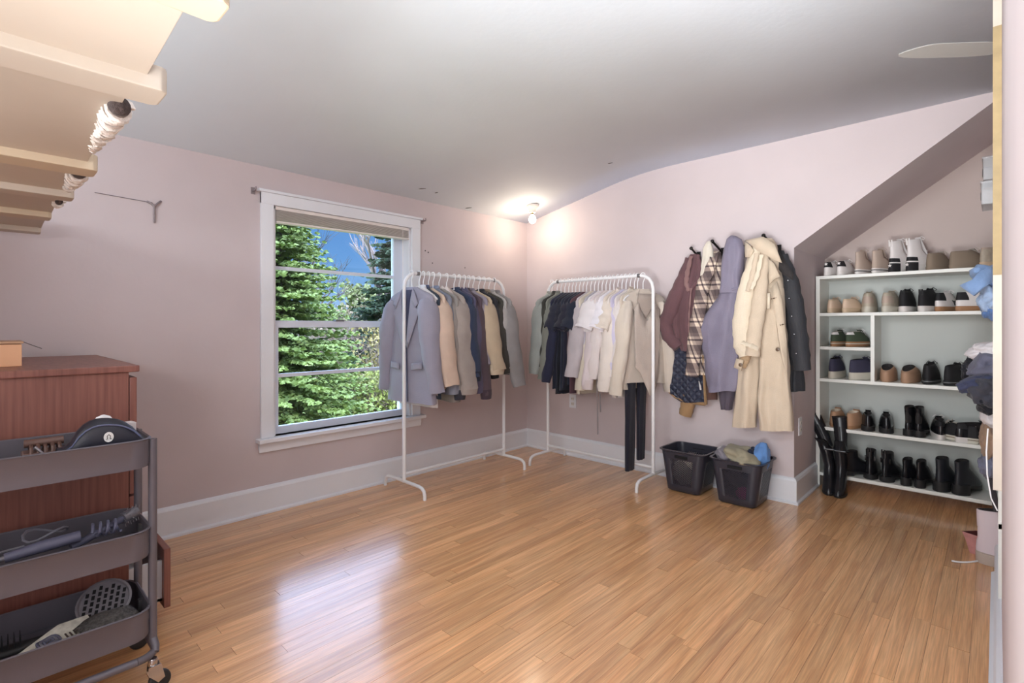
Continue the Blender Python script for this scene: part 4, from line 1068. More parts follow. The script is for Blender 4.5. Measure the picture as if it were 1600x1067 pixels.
pair('mule', 'shoe', lambda t: shoe(t, .25, .048, [rg(.25, .048, .055, .045, .0, .985, .99), rg(.25, .048, .068, .062, .0, .97, .99), rg(.25, .048, .073, .085, .03, .86, .92), rg(.25, .048, .075, .112, .06, .6, .74), rg(.25, .048, .076, .114, .075, .585, .7)], .055, s_tanm, s_tanm, s_dl, deep=.018),
     [(1383, Z['four'], 0, .012), (1413, Z['four'], -8, .012)], 'tan platform clog, # one of its pair on the middle board', GT['four'])
pair('running_shoe', 'shoe', lambda t: shoe(t, .26, .046, low_rings(.26, .046, .032, .105), .032, s_blk, s_rub, s_dl, laces=s_rub, foxing=s_grey, sw=1.08),
     [(1448, Z['four'], -4, .014), (1478, Z['four'], -18, .014)], 'black sneaker with a grey band round its sole, # one of its pair', GT['four'])
pair('slipper', 'slipper', lambda t: shoe(t, .25, .05, low_rings(.25, .05, .022, .092), .022, s_tan, s_gum, s_fur, tab=s_tan, tongue=s_tan, welt=1, deep=.02),
     [(1302, Z['five'], 0, .03), (1326, Z['five'], -8, .02)], 'tan suede slipper lined with cream fleece, # one of its pair', GT['five'])
pair('loafer', 'shoe', lambda t: shoe(t, .255, .042, low_rings(.255, .042, .03, .095), .03, s_bl2, s_rub, s_dl, heel=(.034, .3, 1.02), tongue=s_bl2),
     [(1356, Z['five'], 8, .014), (1385, Z['five'], 8, .012)], 'black leather loafer with a low block heel, # one of its pair', GT['five'])
def ankle(t, L=.25, w=.038, hh=.035, top=.17, hl=.26, um=s_bl2, sm=s_rub, pull=None, fat=1.0, hw=.95, lean=0., platform=.012):
    r = [rg(L, w, hh, platform, .01, .985, .97), rg(L, w, hh + .02, platform + .02, .006, .975, 1.0), rg(L, w, hh + .05, platform + .055, .015, .84, .86), rg(L, w, hh + .07, hh + .075, .03, .56, .72 * fat),
         rg(L, w, (hh + top) / 2 + .02, (hh + top) / 2 + .03, .03 + lean * .5, .45 + lean * .5, .62 * fat), rg(L, w, top, top + .008, .02 + lean, .42 + lean, .66 * fat), rg(L, w, top + .002, top + .01, .035 + lean, .405 + lean, .6 * fat)]
    so = [rg(L, w, hh - .006, 0, .01, .985, .98), rg(L, w, hh, .006, .0, 1.0, 1.04), rg(L, w, hh + .004, platform + .004, .0, .995, 1.03)]
    shoe(t, L, w, r, hh, um, sm, s_dl, heel=(hh, hl, hw, sm), sole_rings=so, pull=pull, tab=um, tabspan=(.7, 1.0), deep=.1)
pair('ankle_boot', 'boot', lambda t: ankle(t, top=.185, hh=.04, pull=.0, lean=-.06, fat=1.05),
     [(1417, Z['five'], -10, .014), (1434, Z['five'], -4, .012)], 'slim black ankle boot, # one of its pair on the fifth board', GT['five'])
pair('sneaker', 'shoe', lambda t: shoe(t, .25, .042, low_rings(.25, .042, .032, .1), .032, s_bl2, s_wr, s_dl, laces=s_white, tab=s_blk, tabspan=(.4, 1)),
     [(1470, Z['five'], 8, .014), (1493, Z['five'], -52, .02)], 'black low sneaker on a white sole, # one of the splayed pair', GT['five'])
pair('sneaker', 'shoe', lambda t: shoe(t, .25, .043, low_rings(.25, .043, .032, .088), .032, s_blk, s_bone, s_lin, laces=s_lin, foxing=s_taupe),
     [(1530, Z['five'], 60, .03)], 'black canvas sneaker with bone sole at the right end of the fifth board', GT['five'])
def combat(t):
    ankle(t, L=.265, w=.043, hh=.032, top=.185, hl=.34, um=s_bl2, sm=s_rub, pull=.03, fat=1.12, hw=1.04, platform=.03)
    MB().loft([[(.0 + .03 * c_, .035 + .002 * i, .12 + .02 * i) for c_ in (-1, 1)] + [(.03, .031, .135 + .02 * i), (-.03, .031, .135 + .02 * i)] for i in range(2)]).obj('ankle_strap', s_bl2, t)
pair('combat_boot', 'boot', combat, [(1358, Z['six'], 0, .02), (1380, Z['six'], -14, .016)], 'black pull-on boot with tall tabs, # one of its pair, bottom board', GT['six'])
pair('ankle_boot', 'boot', lambda t: ankle(t, L=.245, w=.034, top=.165, hh=.05, hl=.22, fat=1.1), [(1412, Z['six'], -14, .012), (1434, Z['six'], -12, .012)], 'narrow black ankle boot with slim heel, # one of its pair on bottom board', GT['six'])
pair('ankle_boot', 'boot', lambda t: ankle(t, L=.26, w=.044, top=.2, hh=.062, hl=.34, fat=1.08, hw=1.08, platform=.03, um=K('black_matt', (40, 42, 48), .4)), [(1465, Z['six'], -16, .012), (1494, Z['six'], -22, .012)], 'black chunky-heeled platform boot, # one of its pair on the bottom board', GT['six'])
pair('ankle_boot', 'boot', lambda t: ankle(t, L=.25, w=.042, top=.16, hh=.03, hl=.3, fat=1.1), [(1317, Z['six'], -40, .03)], 'lone black ankle boot behind the tall riding boots on the bottom board', GT['six'])

# tall black boots standing on the floor before the shelf, shafts slumped
def tall_boot(loc, rz, label, tilt, hgt):
    t = thing('tall_boot', label, 'boot', loc, rz, 'tall black boots on the floor')
    L, w = .25, .043
    # toe points towards -y here (towards the room): build heel at +y
    def RR(zh, zt, yh, yt, ww, dx=0, flatx=1.0, dy=0):
        return [(x * flatx + dx, -y + .10 + dy, z) for x, y, z in rg(L, w, zh, zt, yh, yt, ww)]
    so = [RR(0, 0, .02, .97, .95), RR(.006, .006, 0, 1, 1.05), RR(.018, .016, 0, 1, 1.03)]
    MB().loft(so).obj('sole', s_rub, t)
    r = [RR(.016, .016, .01, .985, .98), RR(.04, .034, .0, .97, 1.0), RR(.075, .065, .01, .84, .92), RR(.11, .12, .0, .62, .86), RR(.17, .175, .0, .55, .86), RR(.24, .25, -.03, .56, .92, tilt * .02), RR(.29, .30, -.06, .6, 1.0, tilt * .04), RR(.315, .325, .0, .52, .84, tilt * .06),
         RR(.34, .35, .08, .42, .74, tilt * .10)]
    MB().loft(r, True, True).obj('foot_shaft', s_bl2, t)
    # upper shaft flopped over, flat
    a = Vector((tilt * .0036, .06, .30)); pts = []; rad = []
    for i in range(8):
        q = i / 7.
        pts.append((tilt * (.02 + .115 * q + .03 * q * q) , .05 + .04 * q, .29 + (hgt - .29) * q)); rad.append(.036 + .012 * q)
    m = MB().tube(pts, rad, 16, (.95, .62), (1, 0, 0), True)
    m.obj('upper_shaft', s_bl2, t)
    MB().tube([pts[-1], (pts[-1][0] + tilt * .004, pts[-1][1], pts[-1][2] + .006)], [.05, .047], 16, (.95, .62), (1, 0, 0)).obj('shaft_rim', K('shaft_inside', (38, 30, 28), .8), t)
    MB().tube([(p[0], p[1] - .03, p[2]) for p in pts[:6]], .0035, 6).obj('seam', s_rub, t)
    MB().lathe([(.01, -.004), (.014, 0), (.01, .004)], (tilt * .03, -.03, .29), 10, 'Y').obj('strap_stud', mat('grey_metal', ()), t)
    MB().tube([(-.045, .0, .285), (-.03, -.045, .29), (.03, -.045, .29), (.045, .0, .285)], .008, 8, (1, .5)).obj('ankle_strap', s_bl2, t)
    return t
b1 = at_z(1291, 766); b2 = at_z(1314, 770)
tall_boot((b1.x + .015, b1.y + .02, 0), R(10), 'tall black riding boot leaning on the alcove wall, its shaft tipped to one side', -.62, .50)
tall_boot((b2.x, b2.y - .0, 0), R(4), 'tall black riding boot with its shaft upright, in front of the shoe shelf', -.12, .50)

# ------------------------------------------------------------------ laundry baskets
M_bas = mat('black_plastic', (52, 52, 62), .3, 0, 0, 1, .05, 8)
def basket(name, label, cx_, cy_, hx=.115, hy=.128, h=.285):
    t = thing(name, label, 'basket', (cx_, cy_, 0), 0, 'black laundry baskets')
    def rr(z, grow, inset=0.):
        k = grow * z / h; ax, ay = hx + k - inset, hy + k * .45 - inset; rc = .035 + .3 * k; pts = []
        for qx, qy, a0 in ((1, 1, 0), (-1, 1, 90), (-1, -1, 180), (1, -1, 270)):
            for j in range(5):
                a = R(a0 + 90 * j / 4)
                pts.append((qx * (ax - rc) + rc * math.cos(a), qy * (ay - rc) + rc * math.sin(a), z))
        return pts
    G_ = .042
    z0, z1 = .05, .225
    MB().loft([rr(0.004, G_, .008), rr(.012, G_), rr(z0, G_), rr(z0, G_, .003), rr(.014, G_, .004)], True, True).obj('base', M_bas, t)
    MB().loft([rr(z1, G_, .003), rr(z1, G_), rr(h - .012, G_), rr(h - .006, G_, -.012), rr(h, G_, -.012), rr(h, G_, .002), rr(z1, G_, .003)], False, False).obj('rim', M_bas, t)
    # corner columns
    for q in range(4):
        idx = [(q * 5 + j) % 20 for j in range(-1, 6)]
        a, b = rr(z0, G_), rr(z1, G_); ai, bi = rr(z0, G_, .003), rr(z1, G_, .003)
        def ext(r, i0, i1, dist):
            p, q_ = Vector(r[i0]), Vector(r[i1]); d = (q_ - p); d.normalize(); return p + d * dist
        seqs = []
        for (u, ui) in ((a, ai), (b, bi)):
            m_ = [tuple(ext(u, (q * 5) % 20, (q * 5 - 1) % 20, .02))] + [u[(q * 5 + j) % 20] for j in range(5)] + [tuple(ext(u, (q * 5 + 4) % 20, (q * 5 + 5) % 20, .02))]
            n_ = [tuple(ext(ui, (q * 5) % 20, (q * 5 - 1) % 20, .02))] + [ui[(q * 5 + j) % 20] for j in range(5)] + [tuple(ext(ui, (q * 5 + 4) % 20, (q * 5 + 5) % 20, .02))]
            seqs.append(m_ + n_[::-1])
        MB().loft(seqs).obj('corner_post', M_bas, t)
    # perforated sides: crossed ribs
    a, b = rr(z0, G_, .0015), rr(z1, G_, .0015)
    for i0, i1 in ((0, 19), (4, 5), (9, 10), (14, 15)):
        A, Bq, Cq, D = Vector(a[i0]), Vector(a[i1]), Vector(b[i1]), Vector(b[i0])
        u = (Bq - A); d = u.normalized(); ins = .02; A, Bq, D, Cq = A + d * ins, Bq - d * ins, D + d * ins, Cq - d * ins
        mb = MB(); nn = 10
        nor = (Bq - A).cross(D - A).normalized() * .0014
        P = lambda x, y: (A.lerp(Bq, x)).lerp(D.lerp(Cq, x), y)
        wdt = (Bq - A).length; hgt = (D - A).length; asp = hgt / wdt
        for sgn in (1, -1):
            for k in range(-nn, 2 * nn):
                x0_ = k / nn; x1_ = x0_ + sgn * asp * 1.0
                # clip the rib to 0..1
                y0_, y1_ = 0., 1.
                if x1_ != x0_:
                    ts = sorted([(0 - x0_) / (x1_ - x0_), (1 - x0_) / (x1_ - x0_)]); y0_ = max(0, ts[0]); y1_ = min(1, ts[1])
                if y1_ - y0_ < .03: continue
                p, q_ = P(x0_ + (x1_ - x0_) * y0_, y0_), P(x0_ + (x1_ - x0_) * y1_, y1_)
                dd = (q_ - p).normalized(); sd = dd.cross(nor).normalized() * .0021
                mb.add([p - sd - nor, p + sd - nor, p + sd + nor, p - sd + nor, q_ - sd - nor, q_ + sd - nor, q_ + sd + nor, q_ - sd + nor],
                       [(0, 1, 2, 3), (7, 6, 5, 4), (0, 4, 5, 1), (1, 5, 6, 2), (2, 6, 7, 3), (3, 7, 4, 0)])
        mb.obj('perforated_panel', M_bas, t, False)
    for s in (-1, 1):
        MB().box(-.045, .045, s * (hy + .018) - .004, s * (hy + .018) + .004, .236, .256).obj('handle_slot', mat('slot_black', (14, 14, 16), .8), t, False, .003)
    return t
def crumple(name, c, r, seed, m, amp=.35, parent=None, sub_=3, rot=(0, 0, 0), freq=3.2, pinch=0.):
    bm = bmesh.new(); bmesh.ops.create_icosphere(bm, subdivisions=sub_ + 1, radius=1)
    off = Vector((seed * 3.1, seed * 1.7, seed * 2.3))
    for v in bm.verts:
        p = v.co.copy(); n1_ = noise.noise(p * freq * .5 + off); n2_ = noise.noise(p * freq + off * 2); rg_ = 1 - abs(noise.noise(p * freq * .8 + off * 1.3)) * 2
        k = 1 + amp * (n1_ * .9 + n2_ * .4 + .35 * rg_)
        v.co = Vector((p.x * r[0], p.y * r[1], p.z * r[2])) * k
    me = bpy.data.meshes.new(name); bm.to_mesh(me); bm.free()
    for p in me.polygons: p.use_smooth = True
    me.materials.append(m)
    o = bpy.data.objects.new(name, me); COL.objects.link(o); o.location = c; o.rotation_euler = [R(a) for a in rot]
    if parent: o.parent = parent
    return o
basket('laundry_basket', 'black perforated laundry basket nearer the clothes rack, nearly empty', -1.548, 3.435)
basket('laundry_basket', 'black perforated laundry basket by the wall corner, heaped with clothes', -1.195, 3.435)
LG = 'laundry in the baskets'
def cl(name, label, c, r, seed, m, amp=.35, rot=(0, 0, 0), cat='clothing', group=LG, freq=3.2):
    return tag(crumple(name, c, r, seed, m, amp, None, 3, rot, freq), label, cat, group)
cl('crumpled_shirt', 'pale crumpled shirt at the bottom of the left laundry basket', (-1.55, 3.43, .12), (.095, .105, .08), 3, pale('pale_laundry', (210, 204, 196)))
cl('crumpled_shirt', 'cream scrap of cloth on the right side inside the left basket', (-1.47, 3.42, .2), (.05, .07, .035), 5, pale('cream_laundry', (206, 196, 176)))
cl('crumpled_shirt', 'mauve-grey crumpled top spilling at the left of the right basket', (-1.285, 3.45, .275), (.065, .10, .055), 8, C_('mauve_grey', (150, 142, 150)), .4, (0, 18, 0))
cl('crumpled_shirt', 'white crumpled cloth lying towards the left basket behind mauve-grey top', (-1.32, 3.50, .30), (.05, .06, .025), 12, pale('white_tee', ()), .4)
cl('crumpled_trousers', 'khaki crumpled trousers draped over the front rim of the right basket', (-1.175, 3.40, .30), (.115, .11, .05), 15, C_('khaki', (158, 150, 128)), .35, (0, 20, 0))
cl('crumpled_jeans', 'bright blue folded top standing at the back of the right basket', (-1.09, 3.45, .29), (.05, .06, .095), 20, C_('bright_blue', (104, 146, 204)), .25, (0, 8, 0))
cl('crumpled_jeans', 'navy cloth edge beside the bright blue top in the right basket', (-1.135, 3.42, .275), (.03, .06, .075), 24, C_('navy_cloth', (40, 46, 66)), .3)
cl('crumpled_shirt', 'magenta cloth glimpsed through the holes of the right basket', (-1.15, 3.335, .08), (.05, .022, .04), 30, C_('magenta', (196, 66, 150)), .25)
cl('crumpled_shirt', 'dark mixed laundry filling the middle of the right basket', (-1.2, 3.46, .16), (.095, .10, .07), 34, C_('dark_laundry', (70, 70, 82)), .25)

# ------------------------------------------------------------------ outlets
def outlet(label, loc, rz):
    t = thing('wall_outlet', label, 'outlet', loc, rz, 'wall outlets')
    MB().box(-.036, .036, -.006, 0, -.058, .058).obj('cover_plate', M_trim, t, False, .002)
    for z in (-.022, .022):
        o = MB().box(-.016, .016, -.0085, -.005, z - .014, z + .014).obj('socket', mat('socket_ivory', (226, 222, 216), .4), t, False, .002)
        for x in (-.006, .006):
            MB().box(x - .0013, x + .0013, -.0092, -.008, z - .004, z + .006).obj('slot', mat('slot_black', ()), o, False)
    return t
outlet('white wall outlet on the back wall behind the pale tops', (-2.69, YB, .475), 0)
outlet('white wall outlet on the alcove side wall above the baseboard', (-.94, 3.74, .475), R(90))

# ------------------------------------------------------------------ ceiling bulb
bx_, by_ = -2.9, 3.31
bz_ = ceil_z(bx_)
lb = thing('ceiling_bulb', 'lit bare bulb in a porcelain holder on the sloping ceiling', 'lamp', (bx_, by_, bz_))
M_por = mat('white_porcelain', (228, 222, 214), .35)
MB().lathe([(.0, .006), (.056, .006), (.058, -.004), (.05, -.016), (.034, -.03), (.028, -.05), (.026, -.062), (.0, -.062)], (0, 0, 0), 24).obj('holder', M_por, lb)
MB().lathe([(.013, -.06), (.014, -.075), (.013, -.08)], (0, 0, 0), 16).obj('screw_cap', mat('brass', (176, 150, 96), .3, .9), lb)
M_bulb = bpy.data.materials.new('lit_bulb'); M_bulb.use_nodes = True
q = M_bulb.node_tree.nodes['Principled BSDF']; q.inputs['Emission Color'].default_value = (1, .88, .72, 1); q.inputs['Emission Strength'].default_value = 40; q.inputs['Base Color'].default_value = (1, 1, 1, 1)
MB().lathe([(.012, -.078), (.016, -.088), (.026, -.102), (.031, -.118), (.030, -.132), (.022, -.146), (.010, -.153), (.001, -.155)], (0, 0, 0), 20).obj('bulb', M_bulb, lb)
bl_ = lamp('bulb_light', 'POINT', (bx_, by_, bz_ - .19), 2.2, (1, .80, .58), shadow_soft_size=.035)

# ------------------------------------------------------------------ marks on the wall and the ceiling
M_patch = wall_mat('patched_plaster', (196, 194, 190), .06)
pp = [(.21 * math.cos(a) * (1 + .12 * math.sin(3 * a)), .075 * math.sin(a) * (1 + .2 * math.cos(2 * a))) for a in [2 * math.pi * k / 28 for k in range(28)]]
pt = at_z(1492, 78, ZC)
o = MB().prism(pp, -.0025, .001, 'Z').obj('plaster_patch', M_patch, ce, False); o.location = (pt.x, pt.y, ZC); o.rotation_euler = (0, 0, R(40))
M_crk = mat('crack_grey', (96, 90, 88), .9)
def crack(px, py, L, ang, zz=None):
    p = at_z(px, py, ZC if zz is None else zz)
    p.z = ceil_z(p.x) - .0006
    o = MB().add([(-L, 0, 0), (-L * .3, .006, 0), (L * .5, .004, 0), (L, -.003, 0), (L * .2, -.005, 0), (-L, 0, .003), (-L * .3, .006, .003), (L * .5, .004, .003), (L, -.003, .003), (L * .2, -.005, .003)],
                 [(0, 1, 2, 3, 4), (9, 8, 7, 6, 5), (0, 5, 6, 1), (1, 6, 7, 2), (2, 7, 8, 3), (3, 8, 9, 4), (4, 9, 5, 0)]).obj('crack', M_crk, ce, False)
    o.location = p; o.rotation_euler = (0, 0, R(ang))
crack(951, 252, .03, 20); crack(680, 278, .03, 10, 2.25); crack(655, 271, .05, 40, 2.25); crack(728, 318, .05, 30, 2.15)
wk = thing('wall_hook', 'small grey Y-shaped hook remnant on the wall beside the window', 'hook', (XW, .654, 1.77))
M_hk = mat('aged_metal', ())
MB().tube([(.002, -.03, .018), (.012, -.012, .008), (.012, 0, -.006), (.008, 0, -.09)], .005, 8).obj('stem', M_hk, wk)
MB().tube([(.002, .032, .03), (.012, .014, .012), (.012, 0, -.006)], .0055, 8).obj('fork', M_hk, wk)
cw = MB().tube([(XW + .003, .648, 1.785), (XW + .003, .53, 1.79), (XW + .003, .41, 1.795)], .002, 6).obj('wall_wire', M_hk, None)
tag(cw, 'thin grey wire along the wall from the hook remnant', 'wire')
for k, (y, z) in enumerate(((2.49, 1.63), (2.42, 1.72), (2.45, 1.71), (2.83, 1.62))):
    n_ = MB().lathe([(.001, 0), (.005, .001), (.005, .003), (.002, .004)], (XW, y, z), 8, 'X').obj('wall_nail', mat('dark_button', (60, 52, 50), .4), None)
    tag(n_, ('dark nail in the wall below the bracket, lower of the two beside the window', 'dark nail by the window casing, upper', 'dark nail by the window casing, second of the upper two', 'dark nail in the wall nearest the lit corner')[k], 'nail', 'nails in the window wall')

# ------------------------------------------------------------------ dresser
def wood_red():
    m = bpy.data.materials.new('mahogany_veneer'); m.use_nodes = True
    t = m.node_tree; b = t.nodes['Principled BSDF']
    tcn = N(t, 'ShaderNodeTexCoord'); mpn = N(t, 'ShaderNodeMapping'); mpn.inputs['Scale'].default_value = (9, 60, 2.2)
    t.links.new(tcn.outputs['Object'], mpn.inputs[0])
    n1 = N(t, 'ShaderNodeTexNoise'); n1.inputs['Scale'].default_value = 1.6; n1.inputs['Detail'].default_value = 6; t.links.new(mpn.outputs[0], n1.inputs['Vector'])
    r = N(t, 'ShaderNodeValToRGB'); r.color_ramp.elements[0].position = .3; r.color_ramp.elements[0].color = (*lin((120, 74, 66)), 1); r.color_ramp.elements[1].position = .75; r.color_ramp.elements[1].color = (*lin((146, 96, 84)), 1)
    t.links.new(n1.outputs['Fac'], r.inputs[0]); t.links.new(r.outputs[0], b.inputs['Base Color']); b.inputs['Roughness'].default_value = .42
    return m
M_mah = wood_red()
DX0, DX1, DY0, DY1, DZ = -3.195, -2.27, -.10, .385, .995
dr = thing('dresser', 'reddish-brown wooden dresser against the window wall, lowest drawer ajar', 'dresser', (DX1, DY1, 0))
def dp(name, x0, x1, y0, y1, z0, z1, m=M_mah, bev=.002, par=None):
    o = MB().box(x0 - DX1, x1 - DX1, y0 - DY1, y1 - DY1, z0, z1).obj(name, m, par or dr, False, bev); return o
dp('top_board', DX0, DX1 + .012, DY0, DY1 + .03, DZ - .024, DZ, bev=.004)
dp('side_panel', DX1 - .018, DX1, DY0, DY1, .0, DZ - .024)
dp('side_panel', DX0, DX0 + .018, DY0, DY1, .0, DZ - .024)
dp('back_panel', DX0 + .018, DX1 - .018, DY0, DY0 + .008, .05, DZ - .024)
dp('bottom_board', DX0 + .018, DX1 - .018, DY0 + .008, DY1, .05, .068)
M_dwh = mat('drawer_white', (206, 206, 210), .6)
zs = [.07, .30, .525, .75, .955]
for i in range(4):
    z0, z1 = zs[i] + .004, zs[i + 1] - .004
    pull_ = .105 if i == 0 else 0.
    f = dp('drawer', DX0 + .006, DX1 - .001, DY1 + .002 + pull_, DY1 + .024 + pull_, z0, z1, bev=.003)
    if i == 0:
        dp('drawer_box', DX0 + .03, DX1 - .03, DY0 + .03 + pull_, DY1 + .002 + pull_, z0 + .02, z0 + .03, M_dwh, 0, f)
        dp('drawer_side', DX1 - .045, DX1 - .03, DY0 + .03 + pull_, DY1 + .002 + pull_, z0 + .02, z1 - .05, M_dwh, 0, f)
        dp('drawer_side', DX0 + .03, DX0 + .045, DY0 + .03 + pull_, DY1 + .002 + pull_, z0 + .02, z1 - .05, M_dwh, 0, f)
    for x in (-2.55, -2.93):
        MB().lathe([(.006, 0), (.007, .012), (.014, .018), (.013, .026), (.004, .03)], (x - DX1, .024 + pull_, (z0 + z1) / 2), 12, 'Y').obj('knob', M_mah, f)
# peach box on the dresser
pb = thing('storage_box', 'peach-coloured cardboard box on top of the dresser', 'box', (-2.58, .02, DZ))
M_pb = mat('peach_card', (232, 178, 138), .6)
MB().box(-.12, .08, -.16, .097, 0, .078).obj('box_body', M_pb, pb, False, .002)
MB().box(-.124, .084, -.164, .101, .08, .088).obj('lid', mat('card_edge', (190, 150, 118), .6), pb, False, .001)
MB().tube([(.08, .10, .086), (.075, .13, .07), (.06, .15, .06)], .0012, 5).obj('ribbon', mat('dark_button', ()), pb)

# ------------------------------------------------------------------ rolling cart
M_cart = mat('graphite_metal', (104, 100, 108), .42, .2, .03, 200)
CX0, CX1, CY0, CY1 = -2.2, -1.9, -.07, .385
ccx, ccy = (CX0 + CX1) / 2, (CY0 + CY1) / 2
ct = thing('rolling_cart', 'dark grey three-tier metal cart with hair tools in front of the dresser', 'cart', (ccx, ccy, 0))
hx, hy = (CX1 - CX0) / 2, (CY1 - CY0) / 2
def rrect(ax, ay, rc, z, n=6):
    pts = []
    for qx, qy, a0 in ((1, 1, 0), (-1, 1, 90), (-1, -1, 180), (1, -1, 270)):
        for j in range(n):
            a = R(a0 + 90 * j / (n - 1)); pts.append((qx * (ax - rc) + rc * math.cos(a), qy * (ay - rc) + rc * math.sin(a), z))
    return pts
TR = [(.786, .70), (.504, .418), (.256, .17)]
for zt, zb in TR:
    rc = .06
    MB().loft([rrect(hx, hy, rc, zb + .004), rrect(hx, hy, rc, zt - .004), rrect(hx + .004, hy + .004, rc, zt), rrect(hx, hy, rc, zt + .003), rrect(hx - .004, hy - .004, rc, zt), rrect(hx - .003, hy - .003, rc, zb + .006), rrect(hx - .02, hy - .02, rc * .8, zb + .003), rrect(hx - .02, hy - .02, rc * .8, zb)], True, False).obj('tray', M_cart, ct)
    MB().loft([rrect(hx - .001, hy - .001, rc, zb), rrect(hx - .001, hy - .001, rc, zb + .005)]).obj('tray_floor', M_cart, ct)
    MB().box(-.01, .01, hy - .012, hy + .002, zt - .06, zt - .02).obj('clip', mat('grey_metal', ()), ct, False)
# two U-shaped uprights at the ends, joined by bottom rails
for s in (-1, 1):
    yy = s * (hy + .006)
    x_ = hx - .045
    MB().tube([(-x_, yy, .14), (-x_, yy, .45), (-x_, yy, .78)], .012, 10).obj('post', M_cart, ct)
    MB().tube([(x_, yy, .14), (x_, yy, .45), (x_, yy, .78)], .012, 10).obj('post', M_cart, ct)
pr_ = rrect(hx + .004, hy + .012, .055, .115)
MB().tube([Vector(p) for p in pr_] + [Vector(pr_[0])], .0115, 10, up=(0, 0, 1)).obj('base_rail', M_cart, ct)
for sx_ in (-1, 1):
    for sy_ in (-1, 1):
        MB().tube([(sx_ * (hx - .045), sy_ * (hy + .006), .15), (sx_ * (hx - .03), sy_ * (hy + .01), .128), (sx_ * (hx - .015), sy_ * (hy + .006), .115)], .0115, 10).obj('elbow', M_cart, ct)
        cxx, cyy = sx_ * (hx - .004), sy_ * (hy - .002)
        c = MB().lathe([(.011, .105), (.013, .1), (.013, .085), (.009, .08)], (cxx, cyy, 0), 14).obj('caster', mat('chrome', (190, 190, 195), .15, 1.), ct)
        MB().prism([(cyy - .012, .085), (cyy + .02, .085), (cyy + .03, .04), (cyy + .012, .03), (cyy - .014, .06)], cxx - .014, cxx - .010, 'X').prism([(cyy - .012, .085), (cyy + .02, .085), (cyy + .03, .04), (cyy + .012, .03), (cyy - .014, .06)], cxx + .010, cxx + .014, 'X').obj('fork', mat('chrome', ()), c, False)
        MB().lathe([(.012, -.009), (.026, -.009), (.030, -.005), (.030, .005), (.026, .009), (.012, .009)], (cxx, cyy + .018, .030), 20, 'X').obj('wheel', s_rub, c)
def onc(x, y, z): return Vector((ccx + x, ccy + y, z))
G3 = 'things in the cart'
# top tray: belt bag, paddle, clip, charger
bag = thing('belt_bag', 'black zipped belt bag with a round white emblem, top tray of the cart', 'bag', onc(.085, .125, .733), 0, G3)
bag.scale = (.85, .76, .95)
M_bag = mat('black_nylon', (34, 34, 46), .45, 0, .05, 200)
prof = []
for i in range(15):
    q = i / 14.; y = -.155 + .27 * q
    h_ = .10 + .062 * max(0, math.sin(math.pi * min(1, (q * .96 + .04)))) ** .7 - .09 * (abs(q - .5) * 2) ** 3 * (q < .5) - .03 * (abs(q - .5) * 2) ** 4
    prof.append((y, max(.055, h_ - .03)))
rings = []
for y, h_ in prof:
    rings.append([(-.03, y, .0), (.022, y, .0), (.036, y, h_ * .45), (.028, y, h_ * .85), (.008, y, h_), (-.012, y, h_), (-.03, y, h_ * .85), (-.036, y, h_ * .45)])
MB().loft(rings).obj('pouch', M_bag, bag)
MB().tube([(.03, y + .003, h_ * .86) for y, h_ in prof[1:-1]], .0026, 6).obj('piping', mat('slate_piping', (92, 98, 128), .4), bag)
em = MB(); em.lathe([(.0115, -.001), (.0155, -.001), (.0155, .0012), (.0115, .0012)], (0, 0, 0), 24, 'X')
MB().lathe([(.0001, -.001), (.0158, -.001), (.0158, .0008), (.0001, .0008)], (.0375, -.005, .075), 24, 'X').obj('emblem', mat('emblem_silver', (226, 224, 222), .35), bag)
MB().tube([(.0392, -.0135, .069), (.0392, -.0095, .069), (.0392, -.010, .079), (.0392, -.005, .083), (.0392, .000, .079), (.0392, -.0005, .069), (.0392, .0035, .069)], .0012, 6).obj('emblem_mark', mat('dark_button', ()), bag)
MB().tube([(.03, -.15, .03), (.055, -.19, .045), (.05, -.22, .075)], .004, 6).obj('zip_pull', mat('grey_metal', ()), bag)
pd = thing('hair_brush', 'white rounded paddle standing up behind the belt bag in the cart', 'brush', onc(-.04, .13, .705), 0, G3)
MB().loft([[(.005 * sx_, yy * .034 * 1, zz) for sx_, yy in ((-1, -1), (1, -1), (1, 1), (-1, 1))] if False else [(.006 * math.cos(2 * math.pi * j / 16), w_ * math.sin(2 * math.pi * j / 16), zz) for j in range(16)] for zz, w_ in ((.0, .012), (.05, .012), (.07, .024), (.10, .031), (.125, .028), (.14, .018), (.146, .004))]).obj('paddle', mat('white_plastic', ()), pd)
pk = thing('small_carton', 'small white carton corner beyond the belt bag in the cart', 'box', onc(-.03, .185, .705), R(10), G3)
MB().box(-.02, .02, -.025, .025, 0, .115).obj('carton_body', mat('white_card', (214, 206, 206), .5), pk, False, .002)
hc = thing('claw_clip', 'brown hair claw clip lying at the back of the top tray', 'hair clip', onc(-.06, .0, .70), 0, G3)
M_cl = mat('tortoise', (104, 78, 70), .3)
for k in range(5):
    MB().tube([(-.03, -.04 + .016 * k, .06), (.0, -.04 + .016 * k, .082), (.03, -.04 + .016 * k, .072), (.036, -.04 + .016 * k, .05)], .005, 6).obj('tooth', M_cl, hc)
MB().tube([(0, -.055, .084), (0, .035, .084)], .012, 8).obj('spine', M_cl, hc)
MB().box(-.03, .03, -.06, .04, .0, .06).obj('holder_tray', M_cl, hc, False, .004)
